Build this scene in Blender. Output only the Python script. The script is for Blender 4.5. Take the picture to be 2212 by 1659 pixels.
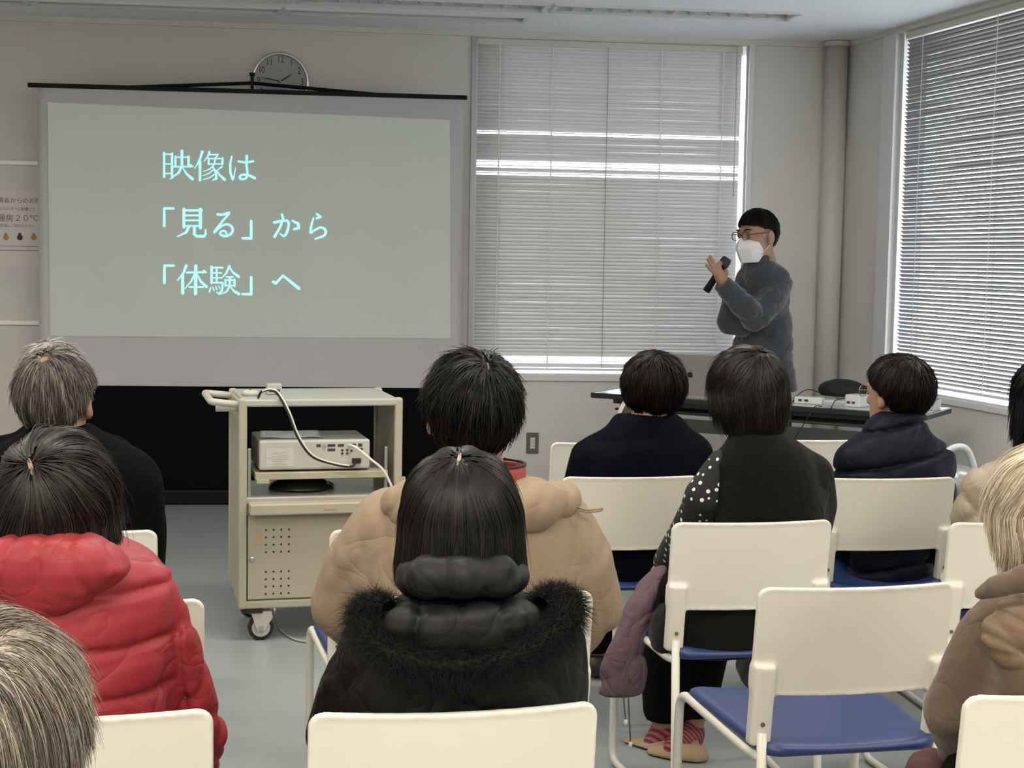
import bpy, bmesh, math, random
import numpy as np
from mathutils import Matrix, Vector

scene = bpy.context.scene
for _o in list(bpy.data.objects):
    bpy.data.objects.remove(_o)
C = scene.collection

# ------------------------------------------------------------------ camera
FPX, CAMH = 3322.0, 1.40
PITCH, ROLL = math.atan(271 / FPX), 0.0172
_U0 = np.array([0, math.sin(PITCH), math.cos(PITCH)])
FW = np.array([0, math.cos(PITCH), -math.sin(PITCH)])
RT = math.cos(ROLL) * np.array([1.0, 0, 0]) + math.sin(ROLL) * _U0
UP = -math.sin(ROLL) * np.array([1.0, 0, 0]) + math.cos(ROLL) * _U0
CP = np.array([0, 0, CAMH])
cd = bpy.data.cameras.new('camera')
cd.sensor_fit = 'HORIZONTAL'
cd.sensor_width = 36.0
cd.lens = FPX / 2212 * 36.0
cd.clip_start = 0.05
cam = bpy.data.objects.new('camera', cd)
C.objects.link(cam)
_m = Matrix.Identity(4)
for _i in range(3):
    _m[_i][0], _m[_i][1], _m[_i][2], _m[_i][3] = RT[_i], UP[_i], -FW[_i], CP[_i]
cam.matrix_world = _m
scene.camera = cam

# ------------------------------------------------------------------ daylight, lamps, exposure
world = bpy.data.worlds.new('sky')
scene.world = world
world.use_nodes = True
_bg = world.node_tree.nodes['Background']
# overcast sky above, duller ground below
_wt = world.node_tree
_tc = _wt.nodes.new('ShaderNodeTexCoord')
_sx = _wt.nodes.new('ShaderNodeSeparateXYZ')
_rm = _wt.nodes.new('ShaderNodeValToRGB')
_rm.color_ramp.elements[0].position, _rm.color_ramp.elements[0].color = 0.48, (0.30, 0.30, 0.29, 1)
_rm.color_ramp.elements[1].position, _rm.color_ramp.elements[1].color = 0.52, (0.86, 0.93, 1.0, 1)
_ma = _wt.nodes.new('ShaderNodeMath')
_ma.operation = 'MULTIPLY_ADD'
_ma.inputs[1].default_value, _ma.inputs[2].default_value = 0.5, 0.5
_wt.links.new(_tc.outputs['Generated'], _sx.inputs[0])
_wt.links.new(_sx.outputs['Z'], _ma.inputs[0])
_wt.links.new(_ma.outputs[0], _rm.inputs['Fac'])
_wt.links.new(_rm.outputs['Color'], _bg.inputs[0])
_bg.inputs[1].default_value = 7.2
scene.view_settings.view_transform = 'Standard'
scene.view_settings.look = 'None'
scene.view_settings.exposure = 0.74
scene.view_settings.gamma = 1.0
scene.view_settings.use_curve_mapping = False


def lamp(name, loc, sx, sy, power, col):
    l = bpy.data.lights.new(name, 'AREA')
    l.shape = 'RECTANGLE'
    l.size, l.size_y, l.energy, l.color = sx, sy, power, col
    o = bpy.data.objects.new(name, l)
    C.objects.link(o)
    o.location = loc
    return o


# the ceiling lamps that are switched on: every row but the two nearest the screen
for _y, _w in ((4.9, 24.0), (2.8, 18.0), (0.6, 32.0), (-1.6, 32.0), (-3.6, 28.0)):
    for _x in (-2.6, -0.2, 2.2):
        lamp('ceiling_lamp', (_x, _y, 2.66), 1.25, 0.22, _w, (1.0, 0.94, 0.84) if _y > 2 else (1.0, 0.90, 0.76))


# ------------------------------------------------------------------ pixel -> place
def ray(px, py):
    return FW + RT * (px - 1106) / FPX + UP * (829.5 - py) / FPX


def P(px, py, Y):
    d = ray(px, py)
    return CP + d * (Y / d[1])


def PZ(px, py, z):
    d = ray(px, py)
    return CP + d * ((z - CAMH) / d[2])


# ------------------------------------------------------------------ materials
def lin(c):
    return tuple(((v / 255) / 12.92 if v / 255 <= .04045 else ((v / 255 + .055) / 1.055) ** 2.4) for v in c)


def mat(name, col, rough=0.6, metal=0.0, spec=0.5, bump=None, var=None, sheen=0.0, emit=None, stretch=None, sss=0, folds=None):
    """col is linear rgb; bump=(scale,strength,distance); var=(scale,amount)"""
    m = bpy.data.materials.new(name)
    m.use_nodes = True
    nt = m.node_tree
    b = nt.nodes['Principled BSDF']
    b.inputs['Base Color'].default_value = (*col, 1)
    b.inputs['Roughness'].default_value = rough
    b.inputs['Metallic'].default_value = metal
    b.inputs['Specular IOR Level'].default_value = spec
    if sheen:
        b.inputs['Sheen Weight'].default_value = sheen
        b.inputs['Sheen Roughness'].default_value = 0.5
    if sss:
        b.inputs['Subsurface Weight'].default_value = sss
        b.inputs['Subsurface Radius'].default_value = (0.01, 0.004, 0.002)
        b.inputs['Subsurface Scale'].default_value = 1.0
    if emit:
        b.inputs['Emission Color'].default_value = (*emit[0], 1)
        b.inputs['Emission Strength'].default_value = emit[1]
    tc = nt.nodes.new('ShaderNodeTexCoord')
    src = tc.outputs['Object']
    if stretch:
        mp = nt.nodes.new('ShaderNodeMapping')
        mp.inputs['Scale'].default_value = stretch
        nt.links.new(src, mp.inputs['Vector'])
        src = mp.outputs['Vector']
    if var:
        n = nt.nodes.new('ShaderNodeTexNoise')
        n.inputs['Scale'].default_value = var[0]
        n.inputs['Detail'].default_value = 4
        nt.links.new(src, n.inputs['Vector'])
        mx = nt.nodes.new('ShaderNodeMix')
        mx.data_type = 'RGBA'
        a = var[1]
        mx.inputs['A'].default_value = (*[max(0, c * (1 - a)) for c in col], 1)
        mx.inputs['B'].default_value = (*[min(1, c * (1 + a)) for c in col], 1)
        nt.links.new(n.outputs['Fac'], mx.inputs['Factor'])
        nt.links.new(mx.outputs['Result'], b.inputs['Base Color'])
    if bump:
        n2 = nt.nodes.new('ShaderNodeTexNoise')
        n2.inputs['Scale'].default_value = bump[0]
        n2.inputs['Detail'].default_value = 5
        nt.links.new(src, n2.inputs['Vector'])
        bp = nt.nodes.new('ShaderNodeBump')
        bp.inputs['Strength'].default_value = bump[1]
        bp.inputs['Distance'].default_value = bump[2]
        nt.links.new(n2.outputs['Fac'], bp.inputs['Height'])
        nt.links.new(bp.outputs['Normal'], b.inputs['Normal'])
    if folds:
        # sharp irregular cloth creases: folds=(scale, distance)
        last = None
        for k, (sc_, am) in enumerate(((folds[0], 1.0), (folds[0] * 2.3, .45))):
            n3 = nt.nodes.new('ShaderNodeTexNoise')
            n3.inputs['Scale'].default_value = sc_
            n3.inputs['Detail'].default_value = 1.5
            n3.inputs['Distortion'].default_value = 1.1
            nt.links.new(src, n3.inputs['Vector'])
            s1 = nt.nodes.new('ShaderNodeMath')
            s1.operation = 'SUBTRACT'
            s1.inputs[1].default_value = .5
            s2 = nt.nodes.new('ShaderNodeMath')
            s2.operation = 'ABSOLUTE'
            s3 = nt.nodes.new('ShaderNodeMath')
            s3.operation = 'MULTIPLY'
            s3.inputs[1].default_value = 7.0
            s3.use_clamp = True
            s4 = nt.nodes.new('ShaderNodeMath')
            s4.operation = 'POWER'
            s4.inputs[1].default_value = .7
            nt.links.new(n3.outputs['Fac'], s1.inputs[0])
            nt.links.new(s1.outputs[0], s2.inputs[0])
            nt.links.new(s2.outputs[0], s3.inputs[0])
            nt.links.new(s3.outputs[0], s4.inputs[0])
            b2 = nt.nodes.new('ShaderNodeBump')
            b2.inputs['Strength'].default_value = 1.0
            b2.inputs['Distance'].default_value = folds[1] * am * .33
            nt.links.new(s4.outputs[0], b2.inputs['Height'])
            if last:
                nt.links.new(last.outputs['Normal'], b2.inputs['Normal'])
            last = b2
        if bump:
            nt.links.new(last.outputs['Normal'], bp.inputs['Normal'])
        else:
            nt.links.new(last.outputs['Normal'], b.inputs['Normal'])
    return m


def hair_mat(name, stops, rough=0.38, spec=0.5):
    m = mat(name, (0.02, 0.02, 0.02), rough, spec=spec)
    nt = m.node_tree
    at = nt.nodes.new('ShaderNodeAttribute')
    at.attribute_name = 'tone'
    r = nt.nodes.new('ShaderNodeValToRGB')
    while len(r.color_ramp.elements) < len(stops):
        r.color_ramp.elements.new(0.5)
    for e, (p, c) in zip(r.color_ramp.elements, stops):
        e.position = p
        e.color = (*c, 1)
    nt.links.new(at.outputs['Fac'], r.inputs['Fac'])
    nt.links.new(r.outputs['Color'], nt.nodes['Principled BSDF'].inputs['Base Color'])
    return m


# ------------------------------------------------------------------ object helpers
def link(name, me):
    o = bpy.data.objects.new(name, me)
    C.objects.link(o)
    return o


def tag(o, label=None, cat=None, group=None, kind=None):
    if label:
        o['label'] = label
    if cat:
        o['category'] = cat
    if group:
        o['group'] = group
    if kind:
        o['kind'] = kind
    return o


def thing(name, label, cat, loc=(0, 0, 0), rotz=0.0, group=None):
    o = link(name, None)
    o.empty_display_size = 0.1
    o.location = loc
    o.rotation_euler = (0, 0, rotz)
    return tag(o, label, cat, group)


def mesh_np(name, V, faces, mats=None, smooth=True):
    """faces: list of (N,k) int arrays"""
    V = np.asarray(V, dtype=np.float32)
    if not isinstance(faces, (list, tuple)) or (len(faces) and not isinstance(faces[0], np.ndarray)):
        by = {}
        for f in faces:
            by.setdefault(len(f), []).append(f)
        faces = [np.array(v, dtype=np.int32) for v in by.values()]
    me = bpy.data.meshes.new(name)
    me.vertices.add(len(V))
    me.vertices.foreach_set('co', V.ravel())
    flat = np.concatenate([f.ravel() for f in faces]).astype(np.int32)
    sizes = np.concatenate([np.full(len(f), f.shape[1], dtype=np.int32) for f in faces])
    starts = np.concatenate([[0], np.cumsum(sizes)[:-1]]).astype(np.int32)
    me.loops.add(len(flat))
    me.loops.foreach_set('vertex_index', flat)
    me.polygons.add(len(sizes))
    me.polygons.foreach_set('loop_start', starts)
    me.polygons.foreach_set('use_smooth', np.full(len(sizes), bool(smooth)))
    me.update(calc_edges=True)
    me.validate()
    return me


def part(name, V, F, m, parent=None, smooth=True, world=False, label=None, tone=None):
    """link one mesh; world=True: V is in world space and parent is an unrotated root"""
    V = np.asarray(V, dtype=np.float64)
    if world and parent is not None:
        off = np.zeros(3)
        q = parent
        while q is not None:
            off += np.array(q.location)
            q = q.parent
        V = V - off
    me = mesh_np(name, V, F, smooth=smooth)
    me.materials.append(m)
    if tone is not None:
        a = me.attributes.new('tone', 'FLOAT', 'POINT')
        a.data.foreach_set('value', np.asarray(tone, dtype=np.float32))
    o = link(name, me)
    if parent is not None:
        o.parent = parent
    if label:
        o['label'] = label
    return o


class MB:
    """collects simple shapes into one mesh"""

    def __init__(self):
        self.v, self.f = [], []

    def add(self, V, F):
        n = len(self.v)
        self.v += [tuple(map(float, p)) for p in V]
        self.f += [tuple(int(i) + n for i in q) for q in F]
        return self

    def box(self, c, s, M=None):
        c = np.array(c, float)
        h = np.array(s, float) / 2
        V = np.array([[x, y, z] for x in (-1, 1) for y in (-1, 1) for z in (-1, 1)]) * h
        if M is not None:
            V = V @ np.array(M).T
        return self.add(V + c, [(0, 1, 3, 2), (4, 6, 7, 5), (0, 4, 5, 1), (2, 3, 7, 6), (0, 2, 6, 4), (1, 5, 7, 3)])

    def frame(self, o, ex, ey, ez, a, b, c):
        """box spanning a=(a0,a1) along ex, b along ey, c along ez from o"""
        o, ex, ey, ez = map(lambda q: np.array(q, float), (o, ex, ey, ez))
        V = [o + ex * x + ey * y + ez * z for x in a for y in b for z in c]
        F = [(0, 1, 3, 2), (4, 6, 7, 5), (0, 4, 5, 1), (2, 3, 7, 6), (0, 2, 6, 4), (1, 5, 7, 3)]
        if np.dot(np.cross(ex, ey), ez) * (a[1] - a[0]) * (b[1] - b[0]) * (c[1] - c[0]) < 0:
            F = [q[::-1] for q in F]
        return self.add(V, F)

    def tube(self, pts, r, n=10, cap=True, closed=False):
        V, F = tube_geo(pts, r, n, cap, closed)
        return self.add(V, F)

    def lathe(self, prof, n=24, M=None, o=(0, 0, 0)):
        """prof: (radius, height) around z"""
        V = []
        for r, z in prof:
            for k in range(n):
                a = 2 * math.pi * k / n
                V.append((r * math.cos(a), r * math.sin(a), z))
        F = []
        for i in range(len(prof) - 1):
            for k in range(n):
                k2 = (k + 1) % n
                F.append((i * n + k, i * n + k2, (i + 1) * n + k2, (i + 1) * n + k))
        F.append(tuple(range(n))[::-1])
        F.append(tuple(range((len(prof) - 1) * n, len(prof) * n)))
        V = np.array(V)
        if M is not None:
            V = V @ np.array(M).T
        return self.add(V + np.array(o), F)

    def build(self, name, m, parent=None, smooth=False, bevel=0.0, seg=2, label=None, world=False, auto=False):
        o = part(name, self.v, self.f, m, parent, smooth, world, label)
        if bevel:
            md = o.modifiers.new('bevel', 'BEVEL')
            md.width, md.segments, md.limit_method, md.angle_limit = bevel, seg, 'ANGLE', 0.6
        return o


def tube_geo(pts, r, n=10, cap=True, closed=False):
    pts = np.array(pts, float)
    m = len(pts)
    r = np.full(m, r) if np.isscalar(r) else np.array(r, float)
    T = np.gradient(pts, axis=0)
    if closed:
        T = np.roll(pts, -1, 0) - np.roll(pts, 1, 0)
    T /= np.linalg.norm(T, axis=1)[:, None] + 1e-12
    up = np.array([0, 0, 1.0]) if abs(T[0][2]) < .9 else np.array([1.0, 0, 0])
    N = np.cross(T[0], up)
    V = []
    for i in range(m):
        N = N - T[i] * np.dot(N, T[i])
        N /= np.linalg.norm(N)
        B = np.cross(T[i], N)
        for k in range(n):
            a = 2 * math.pi * k / n
            V.append(pts[i] + r[i] * (N * math.cos(a) + B * math.sin(a)))
    F = []
    for i in range(m if closed else m - 1):
        j = (i + 1) % m
        for k in range(n):
            k2 = (k + 1) % n
            F.append((i * n + k, j * n + k, j * n + k2, i * n + k2)[::-1])
    if cap and not closed:
        F.append(tuple(range(n))[::-1])
        F.append(tuple(range((m - 1) * n, m * n)))
    return V, F


def fillet(pts, r, k=6, closed=False):
    pts = [np.array(p, float) for p in pts]
    out = []
    n = len(pts)
    for i, p in enumerate(pts):
        if not closed and i in (0, n - 1):
            out.append(p)
            continue
        a, b = pts[i - 1] - p, pts[(i + 1) % n] - p
        la, lb = np.linalg.norm(a), np.linalg.norm(b)
        d = min(r, la * .45, lb * .45)
        p0, p1 = p + a / la * d, p + b / lb * d
        for t in np.linspace(0, 1, k):
            out.append((1 - t) ** 2 * p0 + 2 * t * (1 - t) * p + t * t * p1)
    return np.array(out)


def spline(pts, k=10):
    """catmull-rom through pts"""
    p = np.array(pts, float)
    p = np.vstack([2 * p[0] - p[1], p, 2 * p[-1] - p[-2]])
    out = []
    for i in range(1, len(p) - 2):
        for t in np.linspace(0, 1, k, endpoint=False):
            a, b, c, d = p[i - 1], p[i], p[i + 1], p[i + 2]
            out.append(.5 * (2 * b + (c - a) * t + (2 * a - 5 * b + 4 * c - d) * t * t + (3 * b - a - 3 * c + d) * t ** 3))
    out.append(p[-2])
    return np.array(out)


def copy_tree(o, parent=None):
    c = o.copy()
    C.objects.link(c)
    c.parent = parent
    for ch in [q for q in o.children]:
        copy_tree(ch, c)
    return c


def text_mesh(s, size=1.0):
    """a filled flat text as verts, faces centred on its own middle (local x right, y up)"""
    cu = bpy.data.curves.new('t', 'FONT')
    cu.body = s
    cu.size = size
    cu.align_x, cu.align_y = 'CENTER', 'CENTER'
    cu.resolution_u = 4
    ob = bpy.data.objects.new('t', cu)
    C.objects.link(ob)
    dg = bpy.context.evaluated_depsgraph_get()
    me = bpy.data.meshes.new_from_object(ob.evaluated_get(dg))
    V = np.array([v.co[:] for v in me.vertices])
    F = [tuple(p.vertices) for p in me.polygons]
    bpy.data.objects.remove(ob)
    bpy.data.curves.remove(cu)
    bpy.data.meshes.remove(me)
    return V, F


# ------------------------------------------------------------------ signed distance modelling
def nets(fn, lo, hi, h):
    """surface nets of fn(points)<0 in a box -> verts, quads"""
    lo, hi = np.array(lo, float), np.array(hi, float)
    n = np.maximum(4, np.ceil((hi - lo) / h).astype(int) + 1)
    ax = [lo[i] + h * np.arange(n[i]) for i in range(3)]
    F = np.empty(n, dtype=np.float32)
    step = max(1, int(600000 / (n[1] * n[2])))
    for s in range(0, n[0], step):
        X, Y, Z = np.meshgrid(ax[0][s:s + step], ax[1], ax[2], indexing='ij')
        F[s:s + step] = fn(np.stack([X, Y, Z], -1).reshape(-1, 3)).reshape(X.shape)
    F[0], F[-1], F[:, 0], F[:, -1], F[:, :, 0], F[:, :, -1] = 1, 1, 1, 1, 1, 1
    S = F < 0
    cnt = np.zeros(n - 1, dtype=np.int8)
    for i in (0, 1):
        for j in (0, 1):
            for k in (0, 1):
                cnt += S[i:n[0] - 1 + i, j:n[1] - 1 + j, k:n[2] - 1 + k]
    act = np.argwhere((cnt > 0) & (cnt < 8))
    idx = np.full(n - 1, -1, dtype=np.int32)
    idx[act[:, 0], act[:, 1], act[:, 2]] = np.arange(len(act))
    pos = np.zeros((len(act), 3))
    num = np.zeros(len(act))
    for a in range(3):
        b, c = (a + 1) % 3, (a + 2) % 3
        for u in (0, 1):
            for w in (0, 1):
                o = np.zeros(3, int)
                o[b], o[c] = u, w
                e = o.copy()
                e[a] = 1
                q0, q1 = act + o, act + e
                f0 = F[q0[:, 0], q0[:, 1], q0[:, 2]]
                f1 = F[q1[:, 0], q1[:, 1], q1[:, 2]]
                x = (f0 < 0) != (f1 < 0)
                t = np.where(x, f0 / np.where(x, f0 - f1, 1), 0)
                pt = np.repeat(o[None].astype(float), len(act), 0)
                pt[:, a] = t
                pos += pt * x[:, None]
                num += x
    V = lo + h * (act + pos / num[:, None])
    Q = []
    for a in range(3):
        b, c = (a + 1) % 3, (a + 2) % 3
        sl0, sl1 = [slice(1, -1)] * 3, [slice(1, -1)] * 3
        sl0[a], sl1[a] = slice(0, -1), slice(1, None)
        s0, s1 = S[tuple(sl0)], S[tuple(sl1)]
        e = np.argwhere(s0 != s1)
        ins = s0[e[:, 0], e[:, 1], e[:, 2]]
        base = e.copy()
        base[:, b] += 1
        base[:, c] += 1
        q = []
        for u, w in ((-1, -1), (0, -1), (0, 0), (-1, 0)):
            p = base.copy()
            p[:, b] += u
            p[:, c] += w
            q.append(idx[p[:, 0], p[:, 1], p[:, 2]])
        q = np.stack(q, 1)
        q[~ins] = q[~ins][:, ::-1]
        Q.append(q)
    return V, [np.concatenate(Q)]


def rc(p, a, b, r1, r2):
    a, b = np.array(a, float), np.array(b, float)
    ba = b - a
    h = np.clip(((p - a) @ ba) / (ba @ ba), 0, 1)
    return np.linalg.norm(p - a - h[:, None] * ba, axis=1) - (r1 + (r2 - r1) * h)


def el(p, c, r):
    q = p - np.array(c, float)
    r = np.array(r, float)
    k0 = np.linalg.norm(q / r, axis=1)
    k1 = np.linalg.norm(q / (r * r), axis=1)
    return np.where(k1 > 1e-9, k0 * (k0 - 1) / np.maximum(k1, 1e-9), -r.min())


def rb(p, c, hs, r):
    q = np.abs(p - np.array(c, float)) - (np.array(hs, float) - r)
    return np.linalg.norm(np.maximum(q, 0), axis=1) + np.minimum(q.max(1), 0) - r


def smin(a, b, k):
    h = np.clip(.5 + .5 * (b - a) / k, 0, 1)
    return b + (a - b) * h - k * h * (1 - h)


def smax(a, b, k):
    return -smin(-a, -b, k)


def chain(p, pts, k=0.02):
    """pts: list of (x,y,z,r)"""
    d = None
    for a, b in zip(pts[:-1], pts[1:]):
        e = rc(p, a[:3], b[:3], a[3], b[3])
        d = e if d is None else np.minimum(d, e)
    return d


def loft(p, rows, pw=2.3, sh=None):
    """rows sorted by z: (z, xc, hw, yc, hd)"""
    R = np.array(rows, float)
    zz = np.linspace(R[0, 0], R[-1, 0], 90)
    cols = []
    ker = np.hanning(9)
    ker /= ker.sum()
    for i in range(1, 5):
        c = np.interp(zz, R[:, 0], R[:, i])
        c = np.convolve(np.pad(c, 4, mode='edge'), ker, 'valid')
        cols.append(np.interp(p[:, 2], zz, c))
    xc, w, yc, d = cols
    if sh:
        yc = yc + (p[:, 0] - sh[0]) * sh[1]
    q = (np.abs((p[:, 0] - xc) / w) ** pw + np.abs((p[:, 1] - yc) / d) ** pw) ** (1 / pw)
    s = (q - 1) * np.minimum(w, d)
    return smax(s, np.maximum(R[0, 0] - p[:, 2], p[:, 2] - R[-1, 0]), 0.015)


def wav(p, seed, freq, n=4):
    g = np.random.default_rng(seed)
    t = 0
    for _ in range(n):
        k = g.normal(size=3)
        k *= freq * g.uniform(.6, 1.4) / np.linalg.norm(k)
        t = t + np.sin(p @ k + g.uniform(0, 6.28))
    return t / n


def creases(p, seed, freq, amp, n=3, aniso=(1, 1, 1)):
    """sharp cloth folds: positive = groove"""
    g = np.random.default_rng(seed)
    q = p * np.array(aniso)
    t = 0
    for i in range(n):
        k = g.normal(size=3)
        k *= freq * g.uniform(.7, 1.3) / np.linalg.norm(k)
        w = 1.6 * wav(q, seed * 7 + i, freq * .5, 3)
        v = 1 - np.abs(np.sin(q @ k + w + g.uniform(0, 6.28)))
        msk = np.clip(.5 + 1.5 * wav(q, seed * 13 + i, freq * .45, 3), 0, 1)
        t = t + v ** 3 * msk
    return amp * t / n * 1.6


def rot(yaw=0, pitch=0, roll=0):
    """columns: local axes in world; yaw about z, pitch about x (+ = nod back), roll about y"""
    return np.array((Matrix.Rotation(yaw, 3, 'Z') @ Matrix.Rotation(pitch, 3, 'X') @ Matrix.Rotation(roll, 3, 'Y')))
# ------------------------------------------------------------------ the room
CEIL = 2.70
K = np.array([1.93, 9.22, 0.0])                 # the far right corner
EF = np.array([-0.9938, -0.1111, 0.0])          # along the front wall, leftwards
NF = np.array([-0.1111 * -1, -0.9938, 0.0])     # front wall into the room
ER = np.array([0.2516, -0.9678, 0.0])           # along the right wall, towards the camera
NR = np.array([-0.9678, -0.2516, 0.0])          # right wall into the room
Z1 = np.array([0, 0, 1.0])


def on_wall(px, py, E, N, off=0.0):
    d = ray(px, py)
    o = K + N * off
    q = CP + d * (np.dot(o - CP, N) / np.dot(d, N))
    return float(np.dot(q - K, E)), float(q[2])


def WF(px, py, off=0.0):
    return on_wall(px, py, EF, NF, off)


def WR(px, py, off=0.0):
    return on_wall(px, py, ER, NR, off)


def fpt(a, off, z):
    return K + EF * a + NF * off + Z1 * z


def rpt(t, off, z):
    return K + ER * t + NR * off + Z1 * z


M_wall = mat('wall_paper', (0.63, 0.612, 0.58), 0.9, bump=(260, .12, .002), var=(3, .03))
M_ceil = mat('ceiling_board', (0.79, 0.81, 0.84), 0.95, bump=(55, .5, .004), stretch=(1, .05, 1))
M_floor = mat('vinyl_floor', (0.265, 0.288, 0.293), 0.30, spec=.4, var=(2.2, .06), bump=(90, .03, .001))
M_trim = mat('cream_trim', (0.62, 0.60, 0.54), 0.5)
M_white = mat('white_paint', (0.66, 0.66, 0.68), 0.45)
M_alu = mat('grey_aluminium', (0.42, 0.42, 0.44), 0.4, metal=.3)
M_glass = mat('window_glass', (1, 1, 1), 0.0)
_nt = M_glass.node_tree
_tr = _nt.nodes.new('ShaderNodeBsdfTransparent')
_gl = _nt.nodes.new('ShaderNodeBsdfGlossy')
_gl.inputs['Roughness'].default_value = 0.02
_mx = _nt.nodes.new('ShaderNodeMixShader')
_mx.inputs[0].default_value = 0.06
_nt.links.new(_tr.outputs[0], _mx.inputs[1])
_nt.links.new(_gl.outputs[0], _mx.inputs[2])
_nt.links.new(_mx.outputs[0], _nt.nodes['Material Output'].inputs['Surface'])


def structure(name, mb, m, parent=None, **k):
    o = mb.build(name, m, parent, **k)
    o['kind'] = 'structure'
    return o


structure('floor', MB().box((0, 2.5, -.05), (16, 17, .1)), M_floor)

# front wall with its window opening
wl, sill_z = WF(1023, 500)[0], 0.70
wr = WF(1609, 450)[0]
WT = 0.16
mb = MB()
mb.frame(K, EF, -NF, Z1, (wl, 8.0), (0, WT), (0, CEIL + .1))
mb.frame(K, EF, -NF, Z1, (-.3, wr), (0, WT), (0, CEIL + .1))
mb.frame(K, EF, -NF, Z1, (wr, wl), (0, WT), (0, sill_z))
mb.frame(K, EF, -NF, Z1, (wr, wl), (0, WT), (CEIL - .035, CEIL + .1))
structure('wall_front', mb, M_wall)
# right wall with its window opening
tl = WR(1934, 300)[0]
tr = tl + 4.2
mb = MB()
mb.frame(K, ER, -NR, Z1, (-.1, tl), (0, WT), (0, CEIL + .1))
mb.frame(K, ER, -NR, Z1, (tr, 14), (0, WT), (0, CEIL + .1))
mb.frame(K, ER, -NR, Z1, (tl, tr), (0, WT), (0, sill_z))
mb.frame(K, ER, -NR, Z1, (tl, tr), (0, WT), (CEIL - .035, CEIL + .1))
structure('wall_right', mb, M_wall)
structure('wall_left', MB().box((-5.2, 2, CEIL / 2), (.2, 15, CEIL + .2)), M_wall)
structure('wall_back', MB().box((0, -5.0, CEIL / 2), (13, .2, CEIL + .2)), M_wall)

# ceiling, cut open where the two rows of lamp troughs are let in
OC = fpt(0, 0, CEIL)


def ab(p):
    return float(np.dot(p - K, EF)), float(np.dot(p - K, NF))


a_r, b_r = ab(PZ(1725, 27, CEIL)), ab(PZ(1703, 40, CEIL))
A1, B1 = ab(PZ(1138, 35, CEIL)), ab(PZ(1122, 44, CEIL))
rowB = (ab(PZ(1703, 40, CEIL))[0], 0.80, 1.03)      # right end, near wall edge, far edge (distance from front wall)
rowA = (A1[0], 0.43, 0.60)
SEG = 1.27
holes = []
for (a0, b0, b1), ns in ((rowB, 3), (rowA, 3)):
    for k in range(ns):
        holes.append((a0 + k * (SEG + .05), a0 + k * (SEG + .05) + SEG, b0, b1))
aa = sorted({-2.0, 10.0, *[h[0] for h in holes], *[h[1] for h in holes]})
bb = sorted({-.2, 15.0, *[h[2] for h in holes], *[h[3] for h in holes]})
mb = MB()
for i in range(len(aa) - 1):
    for j in range(len(bb) - 1):
        ca, cb = (aa[i] + aa[i + 1]) / 2, (bb[j] + bb[j + 1]) / 2
        if any(h[0] < ca < h[1] and h[2] < cb < h[3] for h in holes):
            continue
        mb.frame(OC, EF, NF, Z1, (aa[i], aa[i + 1]), (bb[j], bb[j + 1]), (0, .02))
mb.frame(OC, EF, NF, Z1, (-2, 10), (-.2, 15), (.16, .2))
structure('ceiling', mb, M_ceil)
M_tube = mat('unlit_tube', (0.75, 0.77, 0.78), 0.4)
M_louv = mat('white_louver', (0.72, 0.72, 0.74), 0.35)
M_dark = mat('black_rubber', (0.012, 0.012, 0.013), 0.55)
for n, (a0, a1, b0, b1) in enumerate(holes):
    nearB = n < 3
    w = b1 - b0
    root = thing('ceiling_light', ('unlit louvred ceiling light of the row nearer the audience, %s' if nearB else 'unlit open ceiling light of the row close to the front wall, %s') %
                 (('at its right end', 'in its middle', 'at its left end')[n % 3]), 'ceiling light',
                 loc=tuple(fpt((a0 + a1) / 2, (b0 + b1) / 2, CEIL)), rotz=math.atan2(EF[1], EF[0]), group='ceiling lights')
    L = a1 - a0
    # local: x along EF, y = rotated; here y+ points away from NF or along it
    sy = 1 if np.dot(np.array([-math.sin(math.atan2(EF[1], EF[0])), math.cos(math.atan2(EF[1], EF[0])), 0]), NF) > 0 else -1
    t = .012
    f = MB()
    for s in (-1, 1):
        f.box((0, s * w / 2, -.003), (L + .03, .022, .016))
        f.box((s * (L / 2), 0, -.003), (.022, w, .016))
        f.box((0, s * (w / 2 - .004), .06), (L, .006, .12))
        f.box((s * (L / 2 - .003), 0, .06), (.006, w, .12))
    f.box((0, 0, .124), (L, w, .006))
    f.build('housing', M_white, root)
    MB().tube([(-L / 2 + .02, 0, .075), (L / 2 - .02, 0, .075)], .014, 10).build('fluorescent_tube', M_tube, root, smooth=True)
    if nearB:
        lv = MB()
        k = int(L / .105)
        for i in range(1, k):
            x = -L / 2 + i * L / k
            lv.add([(x - .018, -w / 2 + .01, .055), (x + .018, -w / 2 + .01, .055), (x, -w / 2 + .01, .002),
                    (x - .018, w / 2 - .01, .055), (x + .018, w / 2 - .01, .055), (x, w / 2 - .01, .002)],
                   [(0, 1, 2), (5, 4, 3), (0, 2, 5, 3), (1, 4, 5, 2), (0, 3, 4, 1)])
        lv.build('louver', M_louv, root)
    else:
        MB().box((0, 0, .03), (L, .05, .012)).build('reflector', M_louv, root)

# cornice strips and corner pipe
structure('trim_1', MB().frame(fpt(0, 0, 0), EF, NF, Z1, (.1, 8), (0, .018), (CEIL - .03, CEIL)), M_trim)
structure('trim_2', MB().frame(rpt(0, 0, 0), ER, NR, Z1, (.1, 12), (0, .018), (CEIL - .03, CEIL)), M_trim)
M_pipe = mat('painted_pipe', (0.58, 0.55, 0.52), 0.5)
pc = fpt(.065, .06, 0)
pp = thing('corner_pipe', 'thick grey-beige painted pipe running floor to ceiling in the room corner', 'pipe', loc=tuple(pc))
MB().lathe([(.066, 0), (.066, CEIL)], 32).build('pipe', M_pipe, pp, smooth=True)
MB().lathe([(.082, CEIL - .03), (.082, CEIL - .005), (.07, CEIL)], 32).build('collar', M_pipe, pp, smooth=False)

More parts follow.
